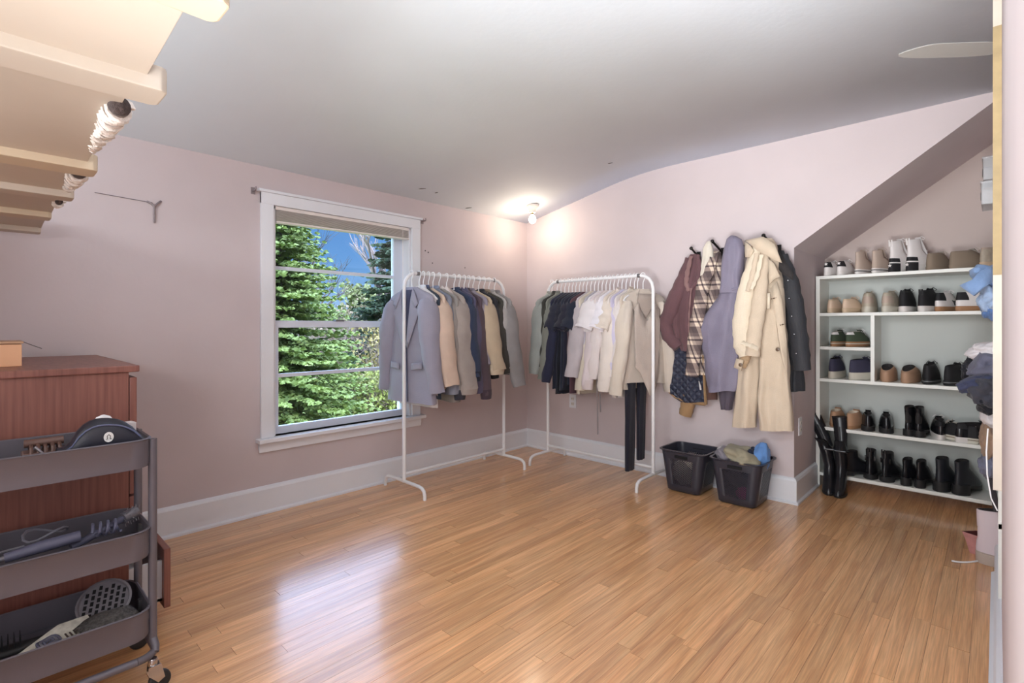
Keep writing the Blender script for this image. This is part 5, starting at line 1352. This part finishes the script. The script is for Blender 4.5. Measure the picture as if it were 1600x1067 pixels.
# second tray: curling irons with cords
ci = thing('curling_iron', 'grey curling iron with a coiled cord lying along the middle tray', 'curling iron', onc(.05, 0, .49), 0, G3)
M_ci = mat('gunmetal', (122, 120, 128), .35, .4); M_ci2 = mat('dark_handle', (88, 88, 108), .5)
MB().tube([(.03, -.26, .0), (.03, -.1, .012)], .007, 10).obj('barrel', M_ci, ci)
MB().tube([(.03, -.1, .012), (.03, -.03, .02), (.03, .06, .026)], [.013, .017, .016], 12).obj('handle', M_ci2, ci)
MB().tube([(.012, -.22, .012), (.014, -.10, .026), (.02, -.06, .03)], .003, 6).obj('clamp', M_ci, ci)
pts = []
for k in range(40):
    a = k * .62; pts.append((.02 + .026 * math.cos(a), .085 + .0018 * k, .03 + .018 * math.sin(a)))
MB().tube(pts, .0042, 7).obj('cord', M_ci2, ci)
rb = thing('round_brush', 'round grey hair styler with a bristled head at the end of the middle tray', 'brush', onc(.02, .14, .495), 0, G3)
MB().tube([(.05, -.10, -.01), (.03, -.03, .01), (.0, .03, .025)], .011, 10).obj('handle', M_ci2, rb)
MB().tube([(.0, .03, .025), (-.02, .07, .034)], .018, 12).obj('head', M_ci, rb)
mb = MB()
for k in range(26):
    a = k * 2.4; z_ = k / 26.
    c_ = Vector((-.02 * z_, .03 + .045 * z_, .025 + .009 * z_)); d_ = Vector((math.cos(a) * .9, .2, math.sin(a)))
    mb.tube([c_ + d_ * .012, c_ + d_ * .028], [.0015, .001], 4)
mb.obj('bristles', mat('grey_bristle', (130, 126, 130), .5), rb)['kind'] = 'stuff'
pts = [(-.03 + .05 * math.cos(a) * .6, -.05 + .05 * math.sin(a), .02 + .012 * math.sin(2 * a)) for a in [k * .45 for k in range(30)]]
cd2 = thing('power_cord', 'grey power cord looped on the curling iron in the middle tray', 'cord', onc(0.02, .04, .50), 0, G3)
MB().tube(pts, .0036, 7).obj('loop', mat('grey_cord', (110, 108, 118), .5), cd2)
# third tray: diffuser, brushes, mask
df = thing('hair_dryer_diffuser', 'round slotted black diffuser leaning in the bottom tray', 'hair tool', onc(-.02, .13, .20), R(-20), G3)
M_df = mat('diffuser_grey', (122, 118, 124), .45)
rot = Matrix.Rotation(R(42), 4, 'Y')
def rotm(mb, off=(0, 0, 0)):
    mb.v = [tuple((rot @ Vector(p)) + Vector(off)) for p in mb.v]; return mb
rotm(MB().lathe([(.0, -.012), (.062, -.012), (.07, -.004), (.072, .006), (.066, .008), (.063, .0), (.0, .0)], (0, 0, 0), 28), (0, 0, .055)).obj('dish', M_df, df)
for r_ in range(-3, 4):
    for c_ in range(-3, 4):
        x, y = c_ * .019 + (r_ % 2) * .0095, r_ * .016
        if x * x + y * y > .056 ** 2: continue
        rotm(MB().box(x - .0065, x + .0065, y - .0042, y + .0042, -.001, .0012), (0, 0, .055)).obj('slot', mat('slot_black', ()), df, False)
rotm(MB().lathe([(.024, -.05), (.03, -.03), (.05, -.014), (.03, -.012)], (0, 0, 0), 20), (0, 0, .055)).obj('collar', M_df, df)
vb = thing('vent_brush', 'black bristle hair brush at the near end of the bottom tray', 'brush', onc(.0, -.12, .19), 0, G3)
MB().loft([[(.028 * math.cos(2 * math.pi * j / 14) * w_, y_, .02 + .012 * math.sin(2 * math.pi * j / 14)) for j in range(14)] for y_, w_ in ((-.1, .5), (-.07, 1), (.05, 1), (.08, .55), (.16, .3))]).obj('paddle', s_rub, vb)
mb = MB()
for i in range(11):
    for j in range(5):
        x, y = -.02 + .01 * j, -.07 + .0125 * i
        mb.tube([(x, y, .03), (x * 1.15, y, .058)], [.0014, .0009], 4)
mb.obj('bristles', s_rub, vb)['kind'] = 'stuff'
mk = thing('product_pouch', 'clear pouch with a black and white printed label in the bottom tray', 'pouch', onc(.06, .02, .185), R(8), G3)
M_pch = mat('clear_pouch', (206, 202, 190), .25, 0, 0, 1, .2, 60)
MB().loft([[(-.03, -.09, .02), (.03, -.09, .0), (.034, -.09, .004), (-.026, -.09, .026)], [(-.045, .0, .055), (.035, .0, .03), (.038, .0, .036), (-.04, .0, .062)], [(-.04, .07, .055), (.035, .07, .04), (.038, .07, .046), (-.036, .07, .062)]]).obj('film', M_pch, mk)
for k in range(6):
    MB().box(.0, .03, .005 + .01 * k, .009 + .01 * k, .0465, .048).obj('print_line', mat('dark_button', ()), mk, False)
hb = thing('hair_elastic', 'black and white coiled hair elastic on the clear pouch', 'hair tie', onc(.085, -.01, .235), 0, G3)
for r_ in (.028, .02, .012):
    MB().tube([(r_ * math.cos(a), r_ * math.sin(a) * .9, .003 * math.sin(3 * a)) for a in [2 * math.pi * k / 20 for k in range(21)]], .0035, 6).obj('coil', M_ci2 if r_ != .02 else mat('grey_cord', ()), hb)
nb = thing('net_pouch', 'dark lace net pouch under the diffuser in the bottom tray', 'pouch', onc(.07, .13, .19), 0, G3)
crumple('net', (0, 0, .035), (.05, .075, .03), 44, mat('black_net', (78, 74, 72), .8, 0, .8, 90, .5, 130), .3, nb, 2)

# ------------------------------------------------------------------ stepped cream unit overhead at the left
M_cr = mat('cream_paint', (196, 184, 170), .55, 0, .04, 30, .04, 4); M_cr2 = mat('cream_edge', (204, 186, 160), .5)
UZ = 1.56; UY1 = .20; UY0 = -1.3
un = thing('stepped_shelf_unit', 'cream wooden stepped unit with rounded ledge ends jutting in overhead at upper left', 'shelf', (-3.1, UY0, UZ))
edges = [-3.05, -2.62, -2.16, -1.76, -1.10, -.74, -.45]
for i in range(len(edges) - 1):
    xa, xb = edges[i] + .03, edges[i + 1]
    # each panel slopes gently between two ledges
    MB().add([(xa + 3.1, 0, -.004), (xb + 3.1, 0, .02), (xb + 3.1, UY1 - UY0, .02), (xa + 3.1, UY1 - UY0, -.004), (xa + 3.1, 0, .03), (xb + 3.1, 0, .05), (xb + 3.1, UY1 - UY0, .05), (xa + 3.1, UY1 - UY0, .03)],
             [(0, 3, 2, 1), (4, 5, 6, 7), (0, 1, 5, 4), (1, 2, 6, 5), (2, 3, 7, 6), (3, 0, 4, 7)]).obj('panel', M_cr, un, False, .001)
for i, x in enumerate(edges[:-1]):
    wd = (.07, .075, .06, .075, .07, .05)[i]; ex = (.0, .0, .018, .022, .03, .022)[i]
    ye = UY1 - UY0 + ex
    prf = [(x + 3.1 - .012, 0), (x + 3.1 + wd, 0), (x + 3.1 + wd, ye - .01), (x + 3.1 + wd - .006, ye - .002), (x + 3.1 + wd - .012, ye), (x + 3.1, ye), (x + 3.1 - .008, ye - .004), (x + 3.1 - .012, ye - .012)]
    MB().prism(prf, -.022, .02, 'Z').obj('ledge', M_cr2 if i % 2 else M_cr, un, False, .003)
MB().box(0, 2.65, 0, UY1 - UY0 - .01, .05, .075).obj('top_board', M_cr, un, False)
for yy in (.05, .9):
    MB().box(.0, .06, yy, yy + .06, -UZ, 0).obj('leg', M_cr, un, False)
MB().tube([(1.995, UY1 - UY0 + .0, .035), (1.995, UY1 - UY0 + .03, .04), (2.0, UY1 - UY0 + .034, .03)], .004, 8).obj('brass_hook', mat('brass', ()), un)
M_rope = mat('rope_white', (222, 212, 204), .9, 0, .5, 120, .15, 60); M_rope2 = mat('rope_grey', (120, 108, 104), .9, 0, .5, 120, .3, 60)
def rope(label, xs, y, z, r0, r1, turns, dark):
    t = thing('rope_coil', label, 'rope', (xs[0], y, z), 0, 'rope coils on the stepped unit')
    pts = []; n_ = turns * 12
    for k in range(n_ + 1):
        q = k / n_; a = k * 2 * math.pi / 12; rr_ = r0 + (r1 - r0) * q
        pts.append(((xs[1] - xs[0]) * q, rr_ * math.cos(a), rr_ * math.sin(a)))
    MB().tube(pts, .006, 6).wrinkle(.006, 60, r0 * 900).obj('coil', M_rope, t)
    MB().tube([(.0, 0, 0), ((xs[1] - xs[0]), 0, 0)], [r0 * .9, r1 * .8], 12).obj('core', M_rope2, t)
    MB().ball((.006, 0, 0), (.014, r0 * .9, r0 * .9)).obj('dark_end', dark, t)
    return t
M_rd = mat('rope_dark', (74, 62, 60), .95, 0, .8, 90, .4, 50)
rope('white and grey rope coil with a dark end poking past the upper ledges', (-1.26, -1.62), UY1 - .002, UZ + .012, .021, .007, 18, M_rd)
rope('short white rope coil with a dark end between the middle ledges', (-1.84, -2.09), UY1 + .0, UZ + .004, .021, .008, 10, M_rd)
rope('tiny dark rope end at the lowest gap of the stepped unit', (-2.36, -2.42), UY1 + .003, UZ + .008, .012, .008, 3, M_rd)

# ------------------------------------------------------------------ closet behind the edge board: shelves, boxes and clothes
cs = thing('closet_shelving', 'white closet shelving behind the edge board at right, packed with clothes', 'shelf', (0.0, 2.56, 0))
for z in (.04, .42, .80, 1.14, 1.56, 1.9):
    MB().box(.004, .36, 0, 1.30, z - .02, z).obj('shelf', M_sh, cs, False, .001)
for y in (0, 1.28):
    MB().box(.004, .36, y, y + .02, 0, 1.95).obj('side_panel', M_sh, cs, False)
M_clr = bpy.data.materials.new('clear_plastic'); M_clr.use_nodes = True
t = M_clr.node_tree; t.nodes.clear()
a_ = N(t, 'ShaderNodeOutputMaterial'); b_ = N(t, 'ShaderNodeBsdfTransparent'); c_ = N(t, 'ShaderNodeBsdfGlossy'); d_ = N(t, 'ShaderNodeMixShader'); d_.inputs[0].default_value = .16
b_.inputs[0].default_value = (.80, .79, .79, 1); c_.inputs['Roughness'].default_value = .25
t.links.new(b_.outputs[0], d_.inputs[1]); t.links.new(c_.outputs[0], d_.inputs[2]); t.links.new(d_.outputs[0], a_.inputs[0])
for k, (z, x, lab) in enumerate(((1.70, -.052, 'clear plastic shoe box, lower of the two on the closet shelving'), (1.812, -.046, 'clear plastic shoe box, upper of the two on the closet shelving'))):
    b = thing('shoe_box', lab, 'box', (x, 3.22, z), 0, 'clear shoe boxes')
    MB().box(0, .3, 0, .2, 0, .003).box(0, .003, 0, .2, .003, .104).box(.003, .3, 0, .003, .003, .104).box(.003, .3, .197, .2, .003, .104).obj('tub', M_clr, b, False)
    MB().box(-.004, .304, -.004, .204, .1, .108).obj('lid', M_clr, b, False, .001)
    MB().lathe([(.018, -.002), (.022, 0), (.018, .002)], (-.002, .1, .055), 16, 'X').obj('vent_ring', mat('grey_metal', ()), b)
    sh_ = thing('boxed_shoe', 'dark shoe inside the %s clear shoe box' % ('lower', 'upper')[k], 'shoe', (x + .05, 3.32, z + .004), R(-90), 'shoes in the clear boxes')
    shoe(sh_, .22, .038, low_rings(.22, .038, .02, .07), .02, s_taupe, s_rub, s_dl)
MB().box(.004, .36, .62, .9, 1.68, 1.70).obj('shelf', M_sh, cs, False)
CGp = 'clothes bulging from the closet shelving'
def cf(name, label, px, py, y, r, seed, m, amp=.35, rot=(0, 0, 0), cat='clothing', freq=3.2):
    return cl(name, label, at_y(px, py, y), r, seed, m, amp, rot, cat, CGp, freq)
M_dn = C_('light_denim', (134, 162, 204), .12); M_dn2 = C_('mid_denim', (92, 122, 172), .12)
cf('denim_shorts', 'pale blue denim garment bulging at top from the closet shelving', 1551, 434, 3.25, (.07, .10, .05), 51, M_dn, .4, (0, 25, 0))
fo = MB()
dj = flap([(1500, 446, 3.12), (1519, 437, 3.10), (1530, 424, 3.12), (1552, 416, 3.15), (1553, 440, 3.13), (1535, 450, 3.08), (1522, 462, 3.10)], 3.1, M_dn, 'folded_jeans', None, .012)
tag(dj, 'folded pale denim leg pointing out over the second shoe board', 'clothing', CGp)
cf('denim_jeans', 'pale denim fold hanging under the pointed denim leg', 1548, 466, 3.2, (.04, .07, .06), 57, C_('denim_pale', (160, 182, 214), .1), .45)
cf('denim_jeans', 'mid-blue denim roll just under the pale denim, by the edge board', 1550, 482, 3.22, (.035, .06, .05), 61, M_dn2, .4)
cf('white_towel', 'white crumpled cloth on top of the grey and navy pile in the closet', 1545, 547, 3.3, (.07, .09, .04), 63, pale('white_tee', ()), .4, (0, -20, 0))
cf('grey_sweatpants', 'blue-grey crumpled sweatpants in the closet pile under the white cloth', 1547, 575, 3.25, (.08, .10, .06), 66, C_('slate_grey_jersey', (104, 104, 122), .1), .4, (0, -30, 0))
cf('navy_sweatpants', 'navy rolled leg pointing out lowest left of the closet pile', 1526, 599, 3.2, (.07, .07, .035), 70, C_('navy_jersey', (66, 70, 96), .08), .35, (0, -25, 0))
cf('charcoal_sweater', 'charcoal crumpled sweater at the bottom of the closet pile', 1544, 612, 3.2, (.065, .10, .06), 74, C_('charcoal_jersey', (68, 68, 78), .12), .45, (0, 35, 0))
cf('black_shirt', 'black crumpled top hanging under the charcoal sweater', 1548, 628, 3.2, (.045, .06, .05), 78, C_('black_jersey', (36, 36, 42)), .45)
cf('black_scarf', 'black frilled scarf between the shoe shelf and the closet pile', 1514, 580, 3.3, (.022, .03, .05), 80, C_('black_jersey', ()), .6, freq=6)
cf('white_bag', 'white cloth bag under the dark closet pile', 1549, 650, 3.3, (.04, .07, .05), 83, pale('white_tee', ()), .25)
cf('tan_handbag', 'tan-brown handbag strap bundle beside the bottom shoe boards', 1547, 688, 3.3, (.035, .06, .08), 87, C_('tan_bag', (150, 124, 104), .2), .4)
cf('grey_scarf', 'blue-grey scarf hanging under the tan handbag', 1547, 725, 3.3, (.035, .05, .06), 90, C_('slate_scarf', (110, 112, 130), .2), .5)
stp = MB().tube([at_y(1549, 700, 3.28), at_y(1546, 735, 3.28), at_y(1552, 770, 3.28), at_y(1558, 800, 3.28)], .012, 8, (1, .3)).obj('bag_strap', C_('dark_strap', (62, 58, 62)), None)
tag(stp, 'dark grey bag strap hanging beside the white cord', 'strap')
rbg = thing('gift_bag', 'rose-pink foil bag with a dark opening, on the floor by the closet', 'bag', at_y(1537, 806, 3.45), R(-15), CGp)
zb = rbg.location.z
MB().loft([[(-.045, -.03, -zb * 0 - .02), (.045, -.03, -.02), (.045, .03, -.02), (-.045, .03, -.02)], [(-.06, -.04, .05), (.05, -.035, .045), (.055, .035, .05), (-.05, .03, .055)], [(-.07, -.05, .085), (.05, -.03, .07), (.06, .04, .09), (-.04, .04, .08)]], True, False).obj('bag_body', mat('rose_foil', (186, 128, 124), .35, 0, .5, 30, .15, 20), rbg)
MB().loft([[(-.066, -.046, .083), (.046, -.028, .069), (.056, .036, .088), (-.038, .037, .079)], [(-.05, -.03, .06), (.03, -.02, .05), (.04, .03, .06), (-.03, .03, .06)]], False, True).obj('bag_inside', mat('maroon_inside', (92, 44, 44), .6), rbg)
rbg.location.z = .02
wb = thing('white_ankle_boot', 'pinkish-white chunky ankle boot standing on the floor by the edge board', 'boot', (.02, 3.33, 0), R(102), CGp)
s_pw = K('pink_white', (214, 198, 202), .5); s_pw2 = K('putty_sole', (184, 168, 156), .6)
ankle(wb, L=.25, w=.045, top=.25, hh=.05, hl=.36, um=s_pw, sm=s_pw2, fat=1.15, hw=1.06, platform=.035)
wb.location = (-.075, 3.34, 0); wb.rotation_euler = (0, 0, R(-80))
cdw = MB().tube([at_z(1487 + 71 * q, 878 + 14 * q - 24 * q * q) + Vector((0, 0, .005)) for q in [i / 14. for i in range(15)]], .0045, 8).obj('floor_cable', mat('white_plastic', ()), None)
tag(cdw, 'white cable end lying on the floor in front of the white boot', 'cable')
vc = MB().tube([(-.022, 2.43, .78), (-.026, 2.43, .70), (-.024, 2.43, .62), (-.014, 2.43, .54), (.002, 2.43, .50)], .0022, 8).obj('wall_cable', mat('white_plastic', ()), None)
tag(vc, 'white cable hanging down the front of the edge board', 'cable')

# ------------------------------------------------------------------ outside the window
GZ = -2.4
M_gr = mat('lawn', (132, 148, 76), .9, 0, .3, 3, .3, .6)
gd = struct('ground', MB().box(-90, XW - .4, -50, 80, GZ - .3, GZ), M_gr)
M_sp = [mat('spruce_green', (104, 120, 58), .7, var=.3, vscale=1.5), mat('spruce_dark', (52, 70, 48), .8, var=.3, vscale=1.0)]
M_bk = mat('bark', (92, 80, 74), .9, 0, .4, 10, .25, 6)
def conifer(name, label, base, H_, r0, seed, m, whorls=34, per=13, tuft=.34, group=None):
    rnd = random.Random(seed)
    t = thing(name, label, 'tree', base, 0, group)
    MB().tube([(0, 0, 0), (0, 0, H_ * .5), (0, 0, H_)], [H_ * .018, H_ * .012, .02], 8).obj('trunk', M_bk, t)
    v = []; f = []
    for w in range(whorls):
        q = (w + rnd.random()) / whorls; z0 = H_ * (.03 + .95 * q); Rw = r0 * (1 - q) ** .8 + .12
        for b in range(per):
            a = rnd.uniform(0, 6.283); Lb = Rw * rnd.uniform(.72, 1.1)
            ns = max(3, int(Lb / .22))
            for k in range(ns):
                s_ = (k + .6) / ns
                px = Lb * s_; pz = z0 - .32 * Lb * s_ + .22 * Lb * s_ * s_
                for side in (-1, 0, 1):
                    c0 = Vector((px * math.cos(a), px * math.sin(a), pz))
                    ang = a + side * rnd.uniform(.5, 1.1); l_ = tuft * rnd.uniform(.7, 1.3) * (1.15 - .45 * s_)
                    d = Vector((math.cos(ang), math.sin(ang), rnd.uniform(-.35, .25))) * l_
                    nrm = Vector((rnd.uniform(-1, 1), rnd.uniform(-1, 1), rnd.uniform(-.2, 1))).normalized(); sd = d.cross(nrm).normalized() * l_ * .30
                    i = len(v)
                    v += [c0 - d * .15, c0 + d * .45 + sd, c0 + d, c0 + d * .45 - sd, c0 + d * .4 + Vector((0, 0, l_ * .2))]
                    f += [(i, i + 1, i + 4), (i + 1, i + 2, i + 4), (i + 2, i + 3, i + 4), (i + 3, i, i + 4)]
    mb = MB(); mb.v = [tuple(p) for p in v]; mb.f = f
    me = bpy.data.meshes.new('foliage'); me.from_pydata(mb.v, [], mb.f); me.materials.append(m)
    o = bpy.data.objects.new('foliage', me); COL.objects.link(o); o.parent = t; o['kind'] = 'stuff'
    return t
def bare(name, label, base, H_, seed, m=M_bk, spread=.5, lev=4, group=None, r0=.09, leaf=None):
    rnd = random.Random(seed); t = thing(name, label, 'tree', base, 0, group)
    tr_, tw = MB(), MB(); tips = []
    def rec(p, d, L, r, l):
        e_ = p + d * L; mid = p + d * L * .5 + Vector((rnd.uniform(-1, 1), rnd.uniform(-1, 1), 0)) * L * .05
        (tr_ if l >= lev - 1 else tw).tube([p, mid, e_], [r, r * .85, r * .65], 5 if l > 1 else 4)
        if l <= 1: tips.append((mid, e_))
        if l == 0: return
        for k in range(rnd.choice((3, 4))):
            a = rnd.uniform(0, 6.283); u = Vector((math.cos(a), math.sin(a), rnd.uniform(-.1, .6))) * spread
            rec(p + d * L * rnd.uniform(.45, 1), (d + u).normalized(), L * rnd.uniform(.5, .75), r * .5, l - 1)
    rec(Vector((0, 0, 0)), Vector((0, 0, 1)), H_ * .42, r0, lev)
    tr_.obj('trunk', m, t); o = tw.obj('twigs', m, t); o['kind'] = 'stuff'
    if leaf:
        lm, per, sz = leaf; v, f = [], []
        for a, b in tips:
            for k in range(per):
                c0 = a.lerp(b, rnd.random()) + Vector((rnd.uniform(-1, 1), rnd.uniform(-1, 1), rnd.uniform(-1, 1))) * sz * 2
                d = Vector((rnd.uniform(-1, 1), rnd.uniform(-1, 1), rnd.uniform(-1, 1))).normalized() * sz; s_ = d.cross(Vector((rnd.uniform(-1, 1), rnd.uniform(-1, 1), .3))).normalized() * sz * .6
                i = len(v); v += [c0 - d, c0 + s_, c0 + d, c0 - s_]; f += [(i, i + 1, i + 2), (i, i + 2, i + 3)]
        me = bpy.data.meshes.new('leaves'); me.from_pydata([tuple(p) for p in v], [], f); me.materials.append(lm)
        o = bpy.data.objects.new('leaves', me); COL.objects.link(o); o.parent = t; o['kind'] = 'stuff'
    return t
def gpt(px, f):
    p = at_f(px, 508, f); p.z = GZ; return p
conifer('spruce_tree', 'big green spruce filling the left half of the window', gpt(436, 17), 9.2, 3.3, 5, M_sp[0], 62, 17, .25)
conifer('dark_conifer', 'dark conifer with drooping boughs at the right edge of the window view', gpt(618, 28), 11.5, 3.0, 9, M_sp[1], 36, 12, .42)
bare('bare_tree', 'leafless grey tree whose branches show behind the spruce top', gpt(475, 32), 13, 4, M_bk, .55, 4, None, .16)
bare('tall_bare_tree', 'tall grey-barked tree with bare twigs at right of the window view', gpt(612, 30), 13, 11, mat('grey_bark', (140, 124, 118), .9), .5, 4, None, .28)
bare('young_leafing_tree', 'rounded olive-green tree in young leaf behind the brown thicket', gpt(565, 42), 8.5, 3, M_bk, .7, 4, None, .16, (mat('olive_leaf', (112, 118, 72), .8), 9, .2))
def thicket(name, label, pxs, f, h0, h1, n, m, seed, leafm=None, cat='shrub', sz=.09, per=5):
    rnd = random.Random(seed); base = gpt((pxs[0] + pxs[1]) / 2, f); t = thing(name, label, cat, base)
    mb = MB(); v, fc = [], []
    for k in range(n):
        p = gpt(rnd.uniform(*pxs), f * rnd.uniform(.93, 1.08)) - base; h_ = rnd.uniform(h0, h1)
        lean_ = Vector((rnd.uniform(-.25, .25), rnd.uniform(-.25, .25), 1)).normalized()
        mb.tube([p, p + lean_ * h_ * .5, p + lean_ * h_ + Vector((rnd.uniform(-.2, .2), rnd.uniform(-.2, .2), 0))], [.03, .02, .006], 3)
        for b in range(3):
            s0 = p + lean_ * h_ * rnd.uniform(.3, .8); mb.tube([s0, s0 + Vector((rnd.uniform(-.6, .6), rnd.uniform(-.6, .6), rnd.uniform(.2, .8)))], [.014, .004], 3)
        if leafm:
            for b in range(per):
                c0 = p + lean_ * h_ * rnd.uniform(.1, 1.05) + Vector((rnd.uniform(-.45, .45), rnd.uniform(-.45, .45), rnd.uniform(-.1, .2)))
                d = Vector((rnd.uniform(-1, 1), rnd.uniform(-1, 1), rnd.uniform(-1, 1))).normalized() * sz * rnd.uniform(.6, 1.4); s_ = d.cross(Vector((rnd.uniform(-1, 1), rnd.uniform(-1, 1), .3))).normalized() * sz * .6
                i = len(v); v += [c0 - d, c0 + s_, c0 + d, c0 - s_]; fc += [(i, i + 1, i + 2), (i, i + 2, i + 3)]
    o = mb.obj('stems', m, t); o['kind'] = 'stuff'
    if leafm:
        me = bpy.data.meshes.new('leaves'); me.from_pydata([tuple(p) for p in v], [], fc); me.materials.append(leafm)
        o = bpy.data.objects.new('leaves', me); COL.objects.link(o); o.parent = t; o['kind'] = 'stuff'
M_st = mat('brown_stems', (132, 114, 104), .9, var=.25, vscale=2)
thicket('brown_thicket', 'leafless brown thicket beyond the hedge in the window view', (490, 640), 30, 2.2, 5.2, 420, M_st, 2, mat('buff_leaf', (140, 124, 100), .9, var=.3, vscale=1), sz=.10, per=8)
thicket('golden_shrub', 'golden-brown budding shrub at right of the window view', (575, 660), 25, 1.6, 3.6, 170, M_st, 6, mat('golden_leaf', (140, 126, 76), .9, var=.25, vscale=2), sz=.09, per=30)
thicket('green_hedge', 'yellow-green hedge low in the window view', (515, 680), 20, .8, 1.7, 420, M_st, 8, mat('hedge_leaf', (128, 134, 66), .85, var=.25, vscale=1.5), 'hedge', .075, 46)
thicket('far_hedgerow', 'far grey-green hedgerow along the horizon behind the thicket', (380, 760), 60, 3.2, 5.5, 420, M_st, 12, mat('far_leaf', (104, 108, 84), .9, var=.25, vscale=.5), 'hedge', .25, 26)
